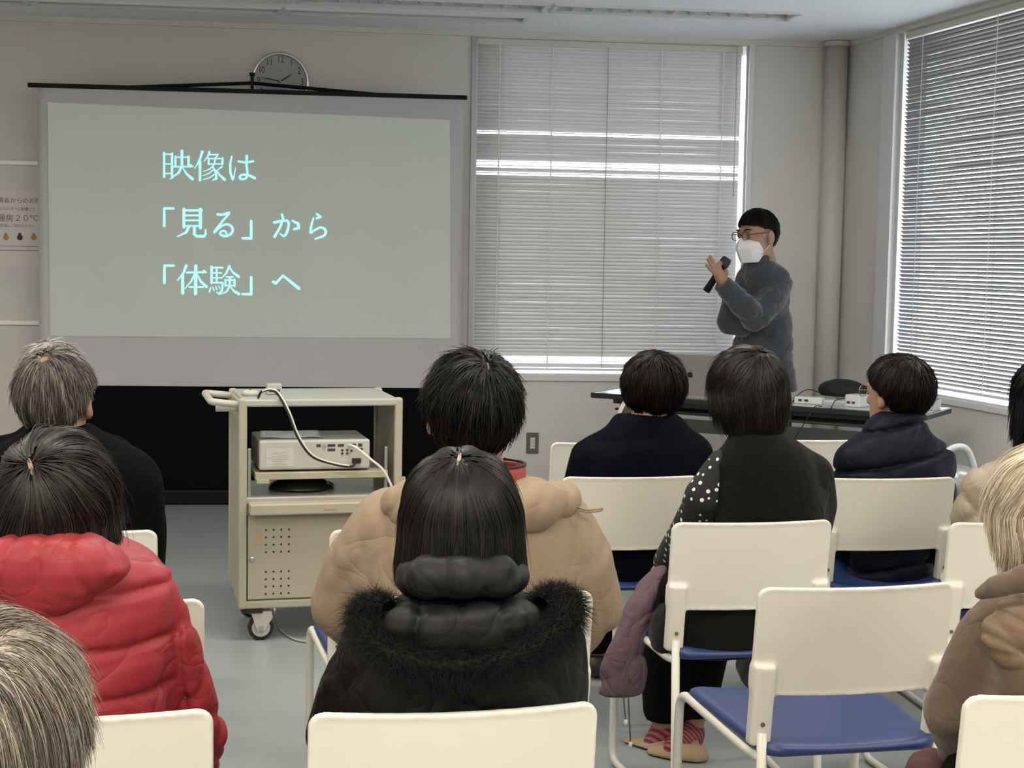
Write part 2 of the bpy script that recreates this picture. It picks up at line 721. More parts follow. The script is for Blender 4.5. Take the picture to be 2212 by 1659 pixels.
# window frames and panes
def window(name, o, e, n, a0, a1, mullions, jw=.035):
    mb = MB()
    for x in (a0, a1):
        s = 1 if x == a0 else -1
        mb.frame(o, e, -n, Z1, (x, x + s * jw), (.015, WT), (sill_z, CEIL - .035))
    mb.frame(o, e, -n, Z1, (a0, a1), (.0, WT), (sill_z, sill_z + .03))
    mb.frame(o, e, n, Z1, (a0 - .02, a1 + .02), (0, .02), (sill_z - .012, sill_z + .016))
    mb.frame(o, e, -n, Z1, (a0, a1), (.1, WT), (CEIL - .08, CEIL - .035))
    for x in mullions:
        mb.frame(o, e, -n, Z1, (x - .02, x + .02), (.1, .15), (sill_z, CEIL - .04))
    w = structure(name, mb, M_white)
    g = MB().frame(o, e, -n, Z1, (a0 + jw, a1 - jw), (.122, .128), (sill_z + .03, CEIL - .08)).build('pane', M_glass, w)
    return w


window('window_1', K, EF, NF, wr, wl, ((wl + wr) / 2,), .012)
window('window_2', K, ER, NR, tl, tr, (tl + 2.1, tl + 3.3))
structure('trim_3', MB().frame(fpt(0, 0, 0), EF, NF, Z1, (wl - .004, wl + .024), (0, .012), (.0, CEIL - .03)), M_alu)
structure('trim_4', MB().frame(fpt(0, 0, 0), EF, NF, Z1, (wr - .03, wr), (0, .014), (sill_z - .01, CEIL - .03)), M_white)
structure('trim_5', MB().frame(rpt(0, 0, 0), ER, NR, Z1, (tl - .145, tl - .002), (0, .016), (sill_z - .03, CEIL - .03)), M_white)

# ------------------------------------------------------------------ venetian blinds
M_slat = mat('white_slat', (0.74, 0.74, 0.74), 0.5)
_nt = M_slat.node_tree
_t = _nt.nodes.new('ShaderNodeBsdfTranslucent')
_t.inputs[0].default_value = (0.62, 0.62, 0.62, 1)
_mx = _nt.nodes.new('ShaderNodeMixShader')
_mx.inputs[0].default_value = 0.11
_nt.links.new(_nt.nodes['Principled BSDF'].outputs[0], _mx.inputs[1])
_nt.links.new(_t.outputs[0], _mx.inputs[2])
_nt.links.new(_mx.outputs[0], _nt.nodes['Material Output'].inputs['Surface'])
M_slat2 = mat('shaded_white_slat', (0.21, 0.203, 0.20), 0.5)  # white slats, darkened in colour for the shade on their backlit undersides
M_tape = mat('ladder_tape', (0.75, 0.75, 0.75), 0.7)
M_cord = mat('blind_cord', (0.30, 0.30, 0.30), 0.7)


def blind(label, o, e, n, a0, a1, off, zb, zt, tilt_of, pitch, width, ladders, cords, seed, ms):
    root = thing('venetian_blind', label, 'blind', loc=tuple(o + e * (a0 + a1) / 2 + n * off), rotz=0)
    rl = np.array(root.location)
    g = np.random.default_rng(seed)
    sl = MB()
    z = zb + .03
    nseg = 6
    while z < zt - .034:
        t = tilt_of(z)
        ct, st = math.cos(t), math.sin(t)
        zj = z + g.normal() * .0005
        bow = g.normal() * .0007
        row = []
        for i in range(nseg + 1):
            x = a0 + (a1 - a0) * i / nseg
            dz = bow * math.sin(math.pi * i / nseg * 2) + g.normal() * .0003
            for c, arch in ((-.5, 0), (0, .0014), (.5, 0)):
                # local slat axes: across = ct*n + st*z ; normal = -st*n + ct*z
                q = o + e * x + n * (off + c * width * ct - arch * st) + Z1 * (zj + dz + c * width * st + arch * ct)
                row.append(q - rl)
        F = []
        for i in range(nseg):
            for k in (0, 1):
                b = i * 3 + k
                F.append((b, b + 3, b + 4, b + 1))
        sl.add(row, F)
        z += pitch
    so = sl.build('slats', ms, root, smooth=True)
    md = so.modifiers.new('thickness', 'SOLIDIFY')
    md.thickness = .0006
    MB().frame(o - rl, e, n, Z1, (a0, a1), (off - .018, off + .018), (zt - .035, zt)).build('headrail', M_trim, root)
    MB().frame(o - rl, e, n, Z1, (a0, a1), (off - .012, off + .012), (zb, zb + .014)).build('bottom_rail', M_tape, root)
    for x in ladders:
        lt = MB()
        for s in (-1, 1):
            lt.frame(o - rl, e, n, Z1, (x - .003, x + .003), (off + s * (width / 2 + .0025) - .0006, off + s * (width / 2 + .0025) + .0006), (zb, zt - .03))
        lt.build('ladder_tape', M_tape, root)
    for x in cords:
        MB().tube([o - rl + e * x + n * (off + .016) + Z1 * zq for zq in (zb + .02, zt - .03)], .0022, 6).build('lift_cord', M_cord, root)
    return root


zg = [WF(1300, 289)[1], WF(1300, 352)[1], WF(1300, 364)[1], WF(1300, 379)[1], WF(1300, 777)[1], WF(1300, 787)[1]]


def tilt_front(z):
    for k, q in enumerate(zg):
        if abs(z - q) < (.0108 if k not in (2,) else .008):
            return math.radians(22)
    return math.radians(-86)


bl = WF(1024, 400)[0]
brr = WF(1594, 400, -.03)[0]
zb1 = WF(1200, 801)[1]
b1 = blind('closed white venetian blind over the window between screen and speaker', K, EF, NF, brr, bl, -.03, zb1, CEIL - .037, tilt_front, .0215, .025,
           [WF(1077, 400)[0], WF(1190, 400)[0], WF(1425, 400)[0], WF(1560, 300)[0]], [WF(1309, 400)[0]], 5, M_slat)
wx = WF(1586, 300)[0]
rl = np.array(b1.location)
MB().tube([K - rl + EF * wx + NF * .012 + Z1 * WF(1588, 100)[1], K - rl + EF * wx + NF * .02 + Z1 * WF(1580, 425)[1]], .004, 8).build('tilt_wand', M_trim, b1, smooth=True)

t0b = WR(1953, 400, -.02)[0]
zb2 = WR(2080, 850)[1]
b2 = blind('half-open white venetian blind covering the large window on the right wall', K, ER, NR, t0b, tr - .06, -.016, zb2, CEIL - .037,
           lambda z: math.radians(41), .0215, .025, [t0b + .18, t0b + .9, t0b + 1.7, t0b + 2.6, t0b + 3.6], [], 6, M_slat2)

# ------------------------------------------------------------------ things on the front wall
M_ink = mat('dark_ink', (0.03, 0.03, 0.03), 0.6)
M_paper = mat('paper', (0.68, 0.64, 0.61), 0.8)
M_rail = mat('white_rail', (0.88, 0.87, 0.83), 0.4)
M_print = mat('faded_ink', (0.14, 0.13, 0.13), 0.7)
al = WF(84, 352)[0]
for y0, nm in ((352, 'upper'), (697, 'lower')):
    zq = WF(40, y0)[1]
    r = MB().frame(fpt(0, 0, 0), EF, NF, Z1, (al - .4, 5.6), (0, .02), (zq - .011, zq + .011)).build('wall_rail', M_rail)
    tag(r, '%s of the two white horizontal rails on the wall left of the screen' % nm, 'wall rail')

Mfront = np.array([-EF, Z1, NF]).T            # text plane axes: right, up, out


def wall_text(name, s, a, z, h, m, parent, out=.004):
    V, F = text_mesh(s, h)
    q = (V @ Mfront.T) + fpt(a, out, z) - np.array(parent.location)
    return part(name, q, F, m, parent, smooth=False)


pa0, pz0 = WF(88, 575)
pz1 = WF(40, 415)[1]
pa_l = WF(0, 500)[0]
poster = thing('wall_poster', 'pale paper notice about heating at 20 degrees pinned up left of the screen', 'poster', loc=tuple(fpt(pa0 + .3, 0, pz0)))
MB().frame(fpt(0, 0, 0) - np.array(poster.location), EF, NF, Z1, (pa0 - .12, pa0 + .36), (.001, .003), (pz0, pz1)).build('sheet', M_paper, poster)
for s, px, py, h in (('環境省からのお願い', 42, 434, .034), ('エネルギーに配慮して', 38, 452, .020), ('暖', 4, 472, .044), ('房', 21, 472, .044), ('２', 39, 472, .044), ('０', 56, 472, .044), ('℃', 74, 472, .044), ('室温にご協力ください', 38, 488, .019)):
    a, z = WF(px, py)
    wall_text('printed_line', s, a, z, h, M_print, poster)
ol = MB()
for y in (532, 541):
    z = WF(40, y)[1]
    ol.frame(fpt(0, 0, 0) - np.array(poster.location), EF, NF, Z1, (pa0 - .1, pa0 + .34), (.003, .0036), (z - .0015, z + .0015))
ol.build('printed_rule', M_print, poster)
M_oran = mat('printed_orange', (0.45, 0.26, 0.10), .8)
for px, mm in ((13, M_oran), (43, M_ink), (73, M_oran)):
    a, z = WF(px, 512)
    d = MB()
    d.lathe([(.016, 0), (.016, .0008)], 18, M=Mfront, o=fpt(a, .0032, z - .003) - np.array(poster.location))
    d.lathe([(.009, 0), (.009, .0008)], 14, M=Mfront, o=fpt(a, .0032, z + .014) - np.array(poster.location))
    d.build('printed_picture', mm, poster)

# wall clock
ca, cz = WF(606, 177)
ck = thing('wall_clock', 'round silver-rimmed wall clock half hidden behind the screen top', 'clock', loc=tuple(fpt(ca, 0, cz)))
CR = .5 * (WF(543, 175)[0] - WF(670, 180)[0])
M_silver = mat('clock_silver', (0.70, 0.69, 0.66), 0.28, metal=.75)
M_dial = mat('clock_dial', (0.36, 0.36, 0.36), 0.5)
MB().lathe([(CR - .004, 0), (CR, .01), (CR, .03), (CR - .006, .042), (CR - .014, .044), (CR - .02, .034), (CR - .022, .02)], 64, M=Mfront).build('rim', M_silver, ck, smooth=True)
MB().lathe([(CR - .02, .018), (CR - .02, .022)], 48, M=Mfront).build('dial', M_dial, ck)
for hnum in range(1, 13):
    ang = math.radians(90 - 30 * hnum)
    V, F = text_mesh(str(hnum), .055)
    V = V * np.array([.72, 1, 1])
    V = (V + np.array([math.cos(ang), math.sin(ang), 0]) * (CR * .74)) @ Mfront.T + NF * .0235
    part('numeral', V, F, M_ink, ck, smooth=False)


def hand(ang, L, w, zz):
    a = math.radians(ang)
    d = np.array([math.cos(a), math.sin(a), 0])
    n = np.array([-d[1], d[0], 0])
    V = [-d * L * .15 - n * w, -d * L * .15 + n * w, d * L * .7 + n * w, d * L, d * L * .7 - n * w]
    V = [v + np.array([0, 0, zz]) for v in V] + [v + np.array([0, 0, zz + .0015]) for v in V]
    F = [(0, 1, 2, 3, 4)[::-1], (5, 6, 7, 8, 9)] + [(i, (i + 1) % 5, (i + 1) % 5 + 5, i + 5) for i in range(5)]
    return MB().add(np.array(V) @ Mfront.T, F)


hand(33, CR * .5, .004, .026).build('hour_hand', M_ink, ck)
hand(169, CR * .72, .003, .029).build('minute_hand', M_ink, ck)
hand(-12, CR * .25, .002, .031).build('second_hand', M_white, ck)
mb = MB().frame(-Z1 * 0, -EF, Z1, NF, (-.02, .02), (.058, .063), (.0225, .0232))
mb.build('maker_mark', M_cord, ck)

# wall outlet
oa, oz = WF(1150, 957)
M_plate = mat('outlet_plate', (0.10, 0.10, 0.105), 0.45)
ou = thing('wall_outlet', 'dark grey wall outlet plate with white sockets under the window', 'outlet', loc=tuple(fpt(oa, 0, oz)))
MB().frame(np.zeros(3), EF, NF, Z1, (-.036, .036), (0, .008), (-.062, .062)).build('plate', M_plate, ou, bevel=.002)
for s in (-1, 1):
    k = MB().frame(Z1 * s * .017, EF, NF, Z1, (-.014, .014), (.004, .011), (-.016, .016)).build('socket', M_trim, ou, bevel=.001)
    MB().frame(Z1 * s * .017, EF, NF, Z1, (-.006, -.004), (.011, .0115), (-.005, .005)).frame(Z1 * s * .017, EF, NF, Z1, (.004, .006), (.011, .0115), (-.005, .005)).build('slot', M_dark, k)

# ------------------------------------------------------------------ projection screen
SK = P(400, 1088, PZ(400, 1088, 0)[1])
SK = PZ(400, 1088, 0)
ES = np.array([0.9935, 0.1140, 0.0])          # along the screen, rightwards
NS = np.array([0.1140, -0.9935, 0.0])


def SP(px, py, off=0.0):
    """pixel -> (x along screen, z) on the screen plane"""
    d = ray(px, py)
    o = SK + NS * off
    q = CP + d * (np.dot(o - CP, NS) / np.dot(d, NS))
    return float(np.dot(q - SK, ES)), float(q[2])


def spt(x, off, z):
    return SK + ES * x + NS * off + Z1 * z


M_fab = mat('screen_fabric', (0.46, 0.45, 0.475), 0.85, var=(1.6, .04), stretch=(3, 1, .2))
M_mask = mat('black_screen_cloth', (0.003, 0.0035, 0.0045), 0.95, spec=.08)
M_rod = mat('black_metal', (0.004, 0.004, 0.0045), 0.5, spec=.15)
M_img = mat('glowing_picture', (0.39, 0.405, 0.375), 0.9, emit=((0.33, 0.39, 0.33), .17), var=(1.2, .06), stretch=(2, 1, .4))  # faint emission replaces the light the projector would throw
M_glyph = mat('glowing_letters', (0.35, 0.6, 0.6), 0.9, emit=((0.30, 0.95, 1.0), .62))  # strokes emit on their own, no light reaches them from the projector
xl, ztl = SP(80, 191)
xr, ztr = SP(1003, 212)
zt = .5 * (ztl + ztr)
zbm = SP(500, 835)[1]
scr = thing('projection_screen', 'large portable projection screen showing three lines of Japanese text', 'projection screen', loc=tuple(SK))


def srf(x0, x1, z0, z1, y0, y1):
    return MB().frame(np.zeros(3), ES, NS, Z1, (x0, x1), (y0, y1), (z0, z1))


# slightly waved cloth
def cloth(x0, x1, z0, z1, off, th, wv, name, m):
    nx, nz = 60, 16
    V, F = [], []
    for s in (0, 1):
        for j in range(nz + 1):
            for i in range(nx + 1):
                x = x0 + (x1 - x0) * i / nx
                z = z0 + (z1 - z0) * j / nz
                o = off - s * th + wv * math.sin(x * 9 + .6 * math.sin(z * 2)) * (1 - .3 * j / nz)
                V.append(ES * x + NS * o + Z1 * z)
    n1 = (nx + 1) * (nz + 1)
    for j in range(nz):
        for i in range(nx):
            a = j * (nx + 1) + i
            F.append((a, a + 1, a + nx + 2, a + nx + 1))
            F.append((n1 + a + nx + 1, n1 + a + nx + 2, n1 + a + 1, n1 + a))
    b = [j * (nx + 1) for j in range(nz + 1)]
    for col in (0, nx):
        for j in range(nz):
            a, c = j * (nx + 1) + col, (j + 1) * (nx + 1) + col
            F.append((a, c, n1 + c, n1 + a) if col == 0 else (c, a, n1 + a, n1 + c))
    return part(name, V, F, m, scr)


cloth(xl, xr, zbm, zt, 0.0, .002, .0016, 'fabric', M_fab)
cloth(xl, xr, .07, zbm, 0.0, .002, .0008, 'black_skirt', M_mask)
srf(xl - .04, xr + .04, 0.0, .085, -.045, .05).build('case', M_rod, scr, bevel=.012)
lx, _ = SP(60, 185)
rx, _ = SP(1009, 212)
srf(lx, rx, zt - .002, zt + .022, -.012, .012).build('top_bar', M_rod, scr, bevel=.003)
# lifting arms behind the bar
cx, czz = SP(545, 180, -.04)
for s, xx in ((-1, SP(230, 190)[0]), (1, SP(860, 205)[0])):
    MB().tube([ES * xx + Z1 * (zt + .008) - NS * .02, ES * cx + Z1 * czz - NS * .03], .010, 8).build('arm', M_rod, scr, smooth=True)
MB().frame(ES * cx - NS * .03, ES, NS, Z1, (-.009, .009), (-.012, .012), (zt - .3, czz + .045)).frame(ES * cx - NS * .03, ES, NS, Z1, (-.015, .015), (-.016, .016), (czz + .04, czz + .056)).build('mast', M_rod, scr, bevel=.002)
# projected picture: a thin sheet whose own faint glow stands for projector light
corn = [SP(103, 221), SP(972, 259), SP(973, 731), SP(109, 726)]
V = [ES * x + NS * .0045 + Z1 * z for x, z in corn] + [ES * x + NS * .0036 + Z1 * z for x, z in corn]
slide = part('glowing_picture', V, [(3, 2, 1, 0), (4, 5, 6, 7)] + [(i, (i + 1) % 4, (i + 1) % 4 + 4, i + 4) for i in range(4)], M_img, scr, smooth=False)
GL = {
    1: [  # 映像は
        [(205, 140, 22), (205, 378, 22)], [(205, 152, 13), (283, 152, 13)], [(284, 148, 23), (284, 385, 22)], [(205, 250, 12), (284, 250, 12)], [(205, 345, 13), (284, 345, 13)],
        [(382, 120, 26), (382, 265, 25), (352, 335, 22), (262, 402, 7)], [(318, 182, 13), (452, 182, 13)], [(318, 178, 20), (318, 275, 20)], [(448, 178, 22), (448, 275, 22)],
        [(290, 278, 14), (492, 276, 14)], [(470, 262, 20), (490, 276, 10)], [(388, 285, 8), (430, 350, 20), (488, 400, 28)],
        [(585, 128, 26), (560, 205, 20), (510, 298, 6)], [(562, 225, 26), (562, 412, 24)],
        [(655, 130, 22), (640, 175, 15), (600, 225, 6)], [(650, 158, 12), (742, 156, 14), (712, 196, 13)], [(645, 196, 12), (790, 196, 13)], [(648, 196, 18), (648, 252, 18)],
        [(786, 192, 20), (786, 252, 20)], [(716, 196, 15), (704, 255, 14)], [(648, 250, 12), (786, 250, 12)], [(702, 258, 14), (660, 300, 12), (595, 325, 6)],
        [(688, 278, 12), (722, 330, 24), (724, 395, 24), (688, 412, 10)], [(706, 300, 12), (650, 345, 11), (588, 368, 6)], [(718, 345, 12), (660, 385, 11), (588, 408, 6)],
        [(780, 278, 16), (735, 312, 8)], [(728, 312, 8), (760, 362, 18), (806, 404, 28)],
        [(878, 175, 16), (862, 255, 22), (866, 340, 22), (888, 402, 22), (903, 368, 12), (916, 290, 8)], [(945, 224, 18), (1020, 236, 20), (1092, 222, 20)],
        [(1028, 170, 26), (1026, 260, 22), (1034, 340, 22), (1022, 388, 20), (980, 402, 20), (956, 382, 20), (985, 356, 20), (1050, 364, 22), (1108, 390, 26)]],
    2: [  # 「見る」から
        [(298, 692, 22), (206, 692, 22), (206, 866, 26)],
        [(402, 702, 30), (402, 878, 28)], [(566, 702, 32), (566, 884, 32)], [(402, 712, 20), (580, 712, 22)], [(402, 762, 17), (566, 762, 17)], [(402, 812, 17), (566, 812, 17)], [(402, 866, 17), (566, 866, 17)],
        [(450, 880, 28), (425, 930, 24), (335, 974, 9)], [(508, 880, 28), (506, 948, 28), (530, 970, 26), (605, 970, 26), (618, 945, 22), (618, 902, 12)],
        [(738, 752, 26), (790, 754, 24), (852, 738, 24), (790, 815, 20), (704, 928, 22), (780, 866, 20), (845, 852, 22), (886, 892, 24), (872, 945, 24), (815, 968, 24), (765, 950, 20), (775, 920, 18), (810, 918, 18), (826, 940, 18)],
        [(1072, 820, 26), (1072, 990, 26), (985, 990, 22)],
        [(1302, 832, 26), (1400, 814, 24), (1440, 824, 24), (1444, 870, 24), (1424, 938, 24), (1396, 966, 22), (1360, 945, 12)], [(1378, 752, 22), (1390, 792, 22), (1360, 880, 24), (1304, 974, 26)], [(1484, 816, 20), (1540, 846, 28), (1546, 886, 26), (1498, 900, 22)],
        [(1722, 745, 18), (1760, 776, 26), (1722, 792, 18)], [(1694, 786, 14), (1674, 850, 22), (1664, 932, 24), (1704, 908, 20), (1768, 882, 22), (1812, 912, 26), (1798, 962, 24), (1710, 996, 16)]],
    3: [  # 「体験」へ
        [(300, 1262, 22), (208, 1262, 22), (208, 1434, 26)],
        [(425, 1264, 28), (395, 1340, 22), (336, 1412, 8)], [(390, 1358, 28), (390, 1536, 30)], [(430, 1330, 18), (622, 1328, 18)], [(600, 1312, 18), (622, 1328, 12)], [(520, 1266, 32), (518, 1540, 32)], [(512, 1340, 18), (474, 1420, 16), (410, 1492, 8)],
        [(530, 1340, 10), (570, 1420, 22), (626, 1472, 28)], [(455, 1475, 16), (592, 1475, 16)],
        [(678, 1274, 24), (678, 1434, 24)], [(678, 1282, 15), (786, 1282, 17)], [(678, 1335, 13), (776, 1335, 13)], [(678, 1383, 13), (776, 1383, 13)], [(728, 1282, 18), (728, 1430, 17)], [(678, 1432, 15), (788, 1432, 18), (782, 1506, 20), (752, 1544, 18), (728, 1526, 9)],
        [(668, 1480, 12), (656, 1522, 16)], [(690, 1474, 10), (702, 1508, 13)], [(718, 1468, 9), (730, 1500, 12)], [(746, 1464, 9), (760, 1490, 11)],
        [(856, 1268, 24), (822, 1340, 18), (778, 1388, 6)], [(858, 1280, 10), (890, 1330, 20), (948, 1372, 26)], [(825, 1375, 13), (892, 1375, 13)], [(815, 1406, 13), (908, 1406, 14)], [(815, 1402, 18), (815, 1465, 18)], [(906, 1402, 20), (906, 1465, 20)], [(815, 1460, 13), (906, 1460, 13)],
        [(860, 1380, 20), (858, 1462, 20), (830, 1518, 17), (765, 1548, 7)], [(866, 1470, 8), (900, 1515, 20), (950, 1544, 28)],
        [(1072, 1378, 26), (1072, 1546, 26), (985, 1546, 22)],
        [(1290, 1424, 26), (1318, 1438, 26), (1388, 1362, 24), (1440, 1402, 26), (1548, 1490, 30)]],
}


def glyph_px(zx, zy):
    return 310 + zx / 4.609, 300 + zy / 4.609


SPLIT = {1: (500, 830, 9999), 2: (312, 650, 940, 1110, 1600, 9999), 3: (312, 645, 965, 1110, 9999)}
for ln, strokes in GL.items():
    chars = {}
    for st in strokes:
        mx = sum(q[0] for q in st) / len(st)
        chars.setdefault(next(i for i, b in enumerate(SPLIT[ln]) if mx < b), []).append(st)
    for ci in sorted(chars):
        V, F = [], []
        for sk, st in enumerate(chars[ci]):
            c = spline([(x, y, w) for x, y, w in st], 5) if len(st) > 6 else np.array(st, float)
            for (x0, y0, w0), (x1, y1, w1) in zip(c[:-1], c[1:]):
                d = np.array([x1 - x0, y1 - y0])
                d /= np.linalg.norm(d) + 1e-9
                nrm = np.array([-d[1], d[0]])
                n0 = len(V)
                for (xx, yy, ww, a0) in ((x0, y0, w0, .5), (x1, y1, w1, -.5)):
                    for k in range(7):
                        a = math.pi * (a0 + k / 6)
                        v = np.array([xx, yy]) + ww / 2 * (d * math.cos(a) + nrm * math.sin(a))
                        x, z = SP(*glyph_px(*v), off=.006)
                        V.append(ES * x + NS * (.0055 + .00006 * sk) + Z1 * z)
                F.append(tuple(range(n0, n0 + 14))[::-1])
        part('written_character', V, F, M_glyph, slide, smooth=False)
# ------------------------------------------------------------------ stacking chairs
M_plast = mat('cream_plastic', (0.63, 0.605, 0.53), 0.38, spec=.4, bump=(400, .05, .0006))
M_frame = mat('cream_steel', (0.60, 0.58, 0.51), 0.35)
M_navy = mat('navy_vinyl', (0.016, 0.035, 0.125), 0.42, bump=(300, .12, .001))
M_screw = mat('screw_steel', (0.10, 0.09, 0.08), 0.5)


def f_back(p):
    x, y, z = p[:, 0], p[:, 1], p[:, 2]
    yc = -.22 + (.76 - z) * .13 + .72 * x * x
    zc, hz, hw, r = .6475, .1125, .21, .024
    qx, qz = np.abs(x) - (hw - r), np.abs(z - zc) - (hz - r)
    d2 = np.hypot(np.maximum(qx, 0), np.maximum(qz, 0)) + np.minimum(np.maximum(qx, qz), 0) - r
    lip = .0035 * np.exp(-(d2 / .006) ** 2)
    pan = smax(d2, np.abs(y - yc) - .006 - lip, .006)
    q = np.stack([np.abs(x), y - yc, z], 1)
    slv = rb(q, (.189, -.006, .515), (.0205, .016, .085), .006)
    return smin(pan, slv, .012)


def f_seat(p):
    x, y, z = p[:, 0], p[:, 1], p[:, 2]
    w = .195 + .022 * np.clip((y + .2) / .44, 0, 1)
    r = .05
    qx, qy = np.abs(x) - (w - r), np.abs(y - .02) - (.225 - r)
    d2 = np.hypot(np.maximum(qx, 0), np.maximum(qy, 0)) + np.minimum(np.maximum(qx, qy), 0) - r
    zt_ = .447 - .9 * np.maximum(0, .06 - (y + .205)) ** 2 - .25 * np.maximum(0, y - .12) ** 2 - .012 * (1 - (x / .2) ** 2)
    return smax(d2, np.maximum(z - zt_, .412 - z), .022)


PROTO = thing('stacking_chair', 'proto', 'chair', group='white stacking chairs of the audience')
_V, _F = nets(f_back, (-.225, -.27, .415), (.225, -.10, .78), .0042)
part('backrest', _V, _F, M_plast, PROTO)
_V, _F = nets(f_seat, (-.24, -.23, .39), (.24, .27, .47), .006)
part('seat', _V, _F, M_navy, PROTO)
for _s in (-1, 1):
    loop = [(_s * .189, -.178, .46), (_s * .189, -.205, .012), (_s * .218, .27, .012), (_s * .218, .255, .425), (_s * .194, -.12, .405), (_s * .189, -.176, .41)]
    MB().tube(fillet(loop, .05), .0105, 10).build('side_frame', M_frame, PROTO, smooth=True)
    MB().lathe([(.0048, 0), (.0048, .0016)], 10, M=np.array([[1, 0, 0], [0, 0, -1], [0, 1, 0]]), o=(_s * .189, -.22 + .282 * .13 + .72 * .189 ** 2 - .0240, .478)).build('screw', M_screw, PROTO)
for _y in (.12, -.08):
    MB().tube([(-.2, _y, .405), (.2, _y, .405)], .008, 8).build('crossbar', M_frame, PROTO, smooth=True)

CH = {
    'parka': (992, 1539, 11.5, 'white chair at the bottom centre under the woman in the black fur-trimmed parka'),
    'tan': (1060, 1288, 12, 'white chair under the man in the tan jacket'),
    'empty': (1866, 1269, 12, 'empty white chair with its dark blue seat in full view, right of centre'),
    'vest': (1636, 1129, 12, 'white chair with a strip of blue seat under the woman in the charcoal vest'),
    'puffer': (1934, 1034, 11, 'white chair under the woman in the navy puffer coat'),
    'navy': (1368, 1031, 10, 'white chair under the person in the plain dark navy jacket'),
    'frontleft': (1320, 957, 9, 'empty white front row chair half hidden by the person in the plain navy jacket'),
    'frontright': (1775, 951, 9, 'empty white front row chair between the charcoal vest and the navy puffer coat'),
    'cream': (2232, 1130, 10, 'white chair under the person in the cream quilted jacket'),
    'brown': (2384, 1502, 11, 'white chair at the bottom right corner under the brown coat'),
    'red': (123, 1552, 9, 'white chair at the bottom left under the woman in the red padded jacket'),
    'black': (134, 1150, 8, 'white chair under the grey-haired man in the black jacket'),
    'hidden': (187, 1305, 10, 'white chair of which one corner shows beside the red sleeve'),
    'gap': (908, 1145, 12, 'white chair of which one corner shows between the cart and the tan jacket'),
}
CHPOS = {}
_first = True
for _k, (px, py, yaw, lab) in CH.items():
    top = PZ(px, py, .76)
    yw = math.radians(yaw)
    ox, oy = -(-math.sin(yw)) * -.22, -(math.cos(yw) * -.22)
    o = PROTO if _first else copy_tree(PROTO)
    _first = False
    o.location = (top[0] - math.sin(yw) * .22, top[1] + math.cos(yw) * .22, 0)
    o.rotation_euler = (0, 0, yw)
    o['label'] = lab
    CHPOS[_k] = (top[0], top[1])

# ------------------------------------------------------------------ projector cart
M_cart = mat('beige_steel', (0.37, 0.335, 0.25), 0.42, var=(4, .03))
M_cart2 = mat('worn_beige_top', (0.38, 0.38, 0.33), 0.25, spec=.6)
M_tan = mat('tan_tape', (0.42, 0.30, 0.16), .7)
M_metal = mat('steel', (0.45, 0.45, 0.44), 0.35, metal=.8)
M_cw = mat('cable_white', (0.62, 0.60, 0.55), .45)
M_projw = mat('projector_white', (0.44, 0.42, 0.37), .5)
M_gap = mat('dark_gap', (.01, .01, .01), .8)
fl = PZ(515, 1318, .12)
cyaw = math.radians(15)
cart = thing('projector_cart', 'beige steel projector cart on castors below the projection screen', 'cart', loc=(fl[0], fl[1], 0), rotz=cyaw)
CW, CD = .595, .46


def cb(c0, c1, name, m, bevel=.004, par=cart, label=None):
    c0, c1 = np.array(c0, float), np.array(c1, float)
    return MB().box((c0 + c1) / 2, c1 - c0).build(name, m, par, bevel=bevel, label=label)


for x0 in (0, CW - .03):
    for y0 in (0, CD - .03):
        cb((x0, y0, .12), (x0 + .03, y0 + .03, .885), 'post', M_cart, .008)
cb((.015, .0, .855), (CW - .015, CD, .882), 'top_shelf', M_cart2, .006)
for x0 in (.004, CW - .018):
    cb((x0, .028, .13), (x0 + .014, CD - .028, .87), 'side_panel', M_cart, .002)
cb((.02, .006, .12), (CW - .02, CD - .01, .15), 'bottom_plate', M_cart, .005)
cb((.02, .02, .5), (CW - .02, CD - .01, .525), 'middle_shelf', M_cart2, .004)
dr = cb((.035, -.055, .470), (CW - .03, .015, .512), 'drawer', M_cart, .006)
cb((.30, -.057, .488), (.345, -.0545, .494), 'label_slot', M_tan, 0, dr)
door = cb((.032, .004, .155), (CW - .032, .012, .462), 'door', M_cart, .003)
cb((.03, .0035, .152), (.033, .006, .465), 'door_gap', M_gap, 0, door)
hb = MB()
for bx in (.098, .395):
    for bz in (.245, .398):
        for i in range(4):
            for j in range(4):
                hb.lathe([(.0038, 0), (.0038, .0012)], 10, M=np.array([[1, 0, 0], [0, 0, -1], [0, 1, 0]]), o=(bx + i * .0275, .0045, bz + (j - 1.5) * .027 - .03))
hb.build('vent_holes', M_gap, door)
MB().lathe([(.010, 0), (.010, .004), (.006, .006)], 16, M=np.array([[1, 0, 0], [0, 0, -1], [0, 1, 0]]), o=(.048, .005, .302)).build('lock', M_metal, door)
cb((.066, .0028, .355), (.083, .0042, .41), 'tape', M_tan, 0, door)
hd = MB().tube(fillet([(.015, .03, .86), (-.095, .03, .872), (-.095, CD - .06, .872), (.015, CD - .06, .86)], .03), .013, 12)
hd.box((-.03, .03, .855), (.10, .012, .035))
hd.build('push_handle', M_projw, cart, smooth=True)
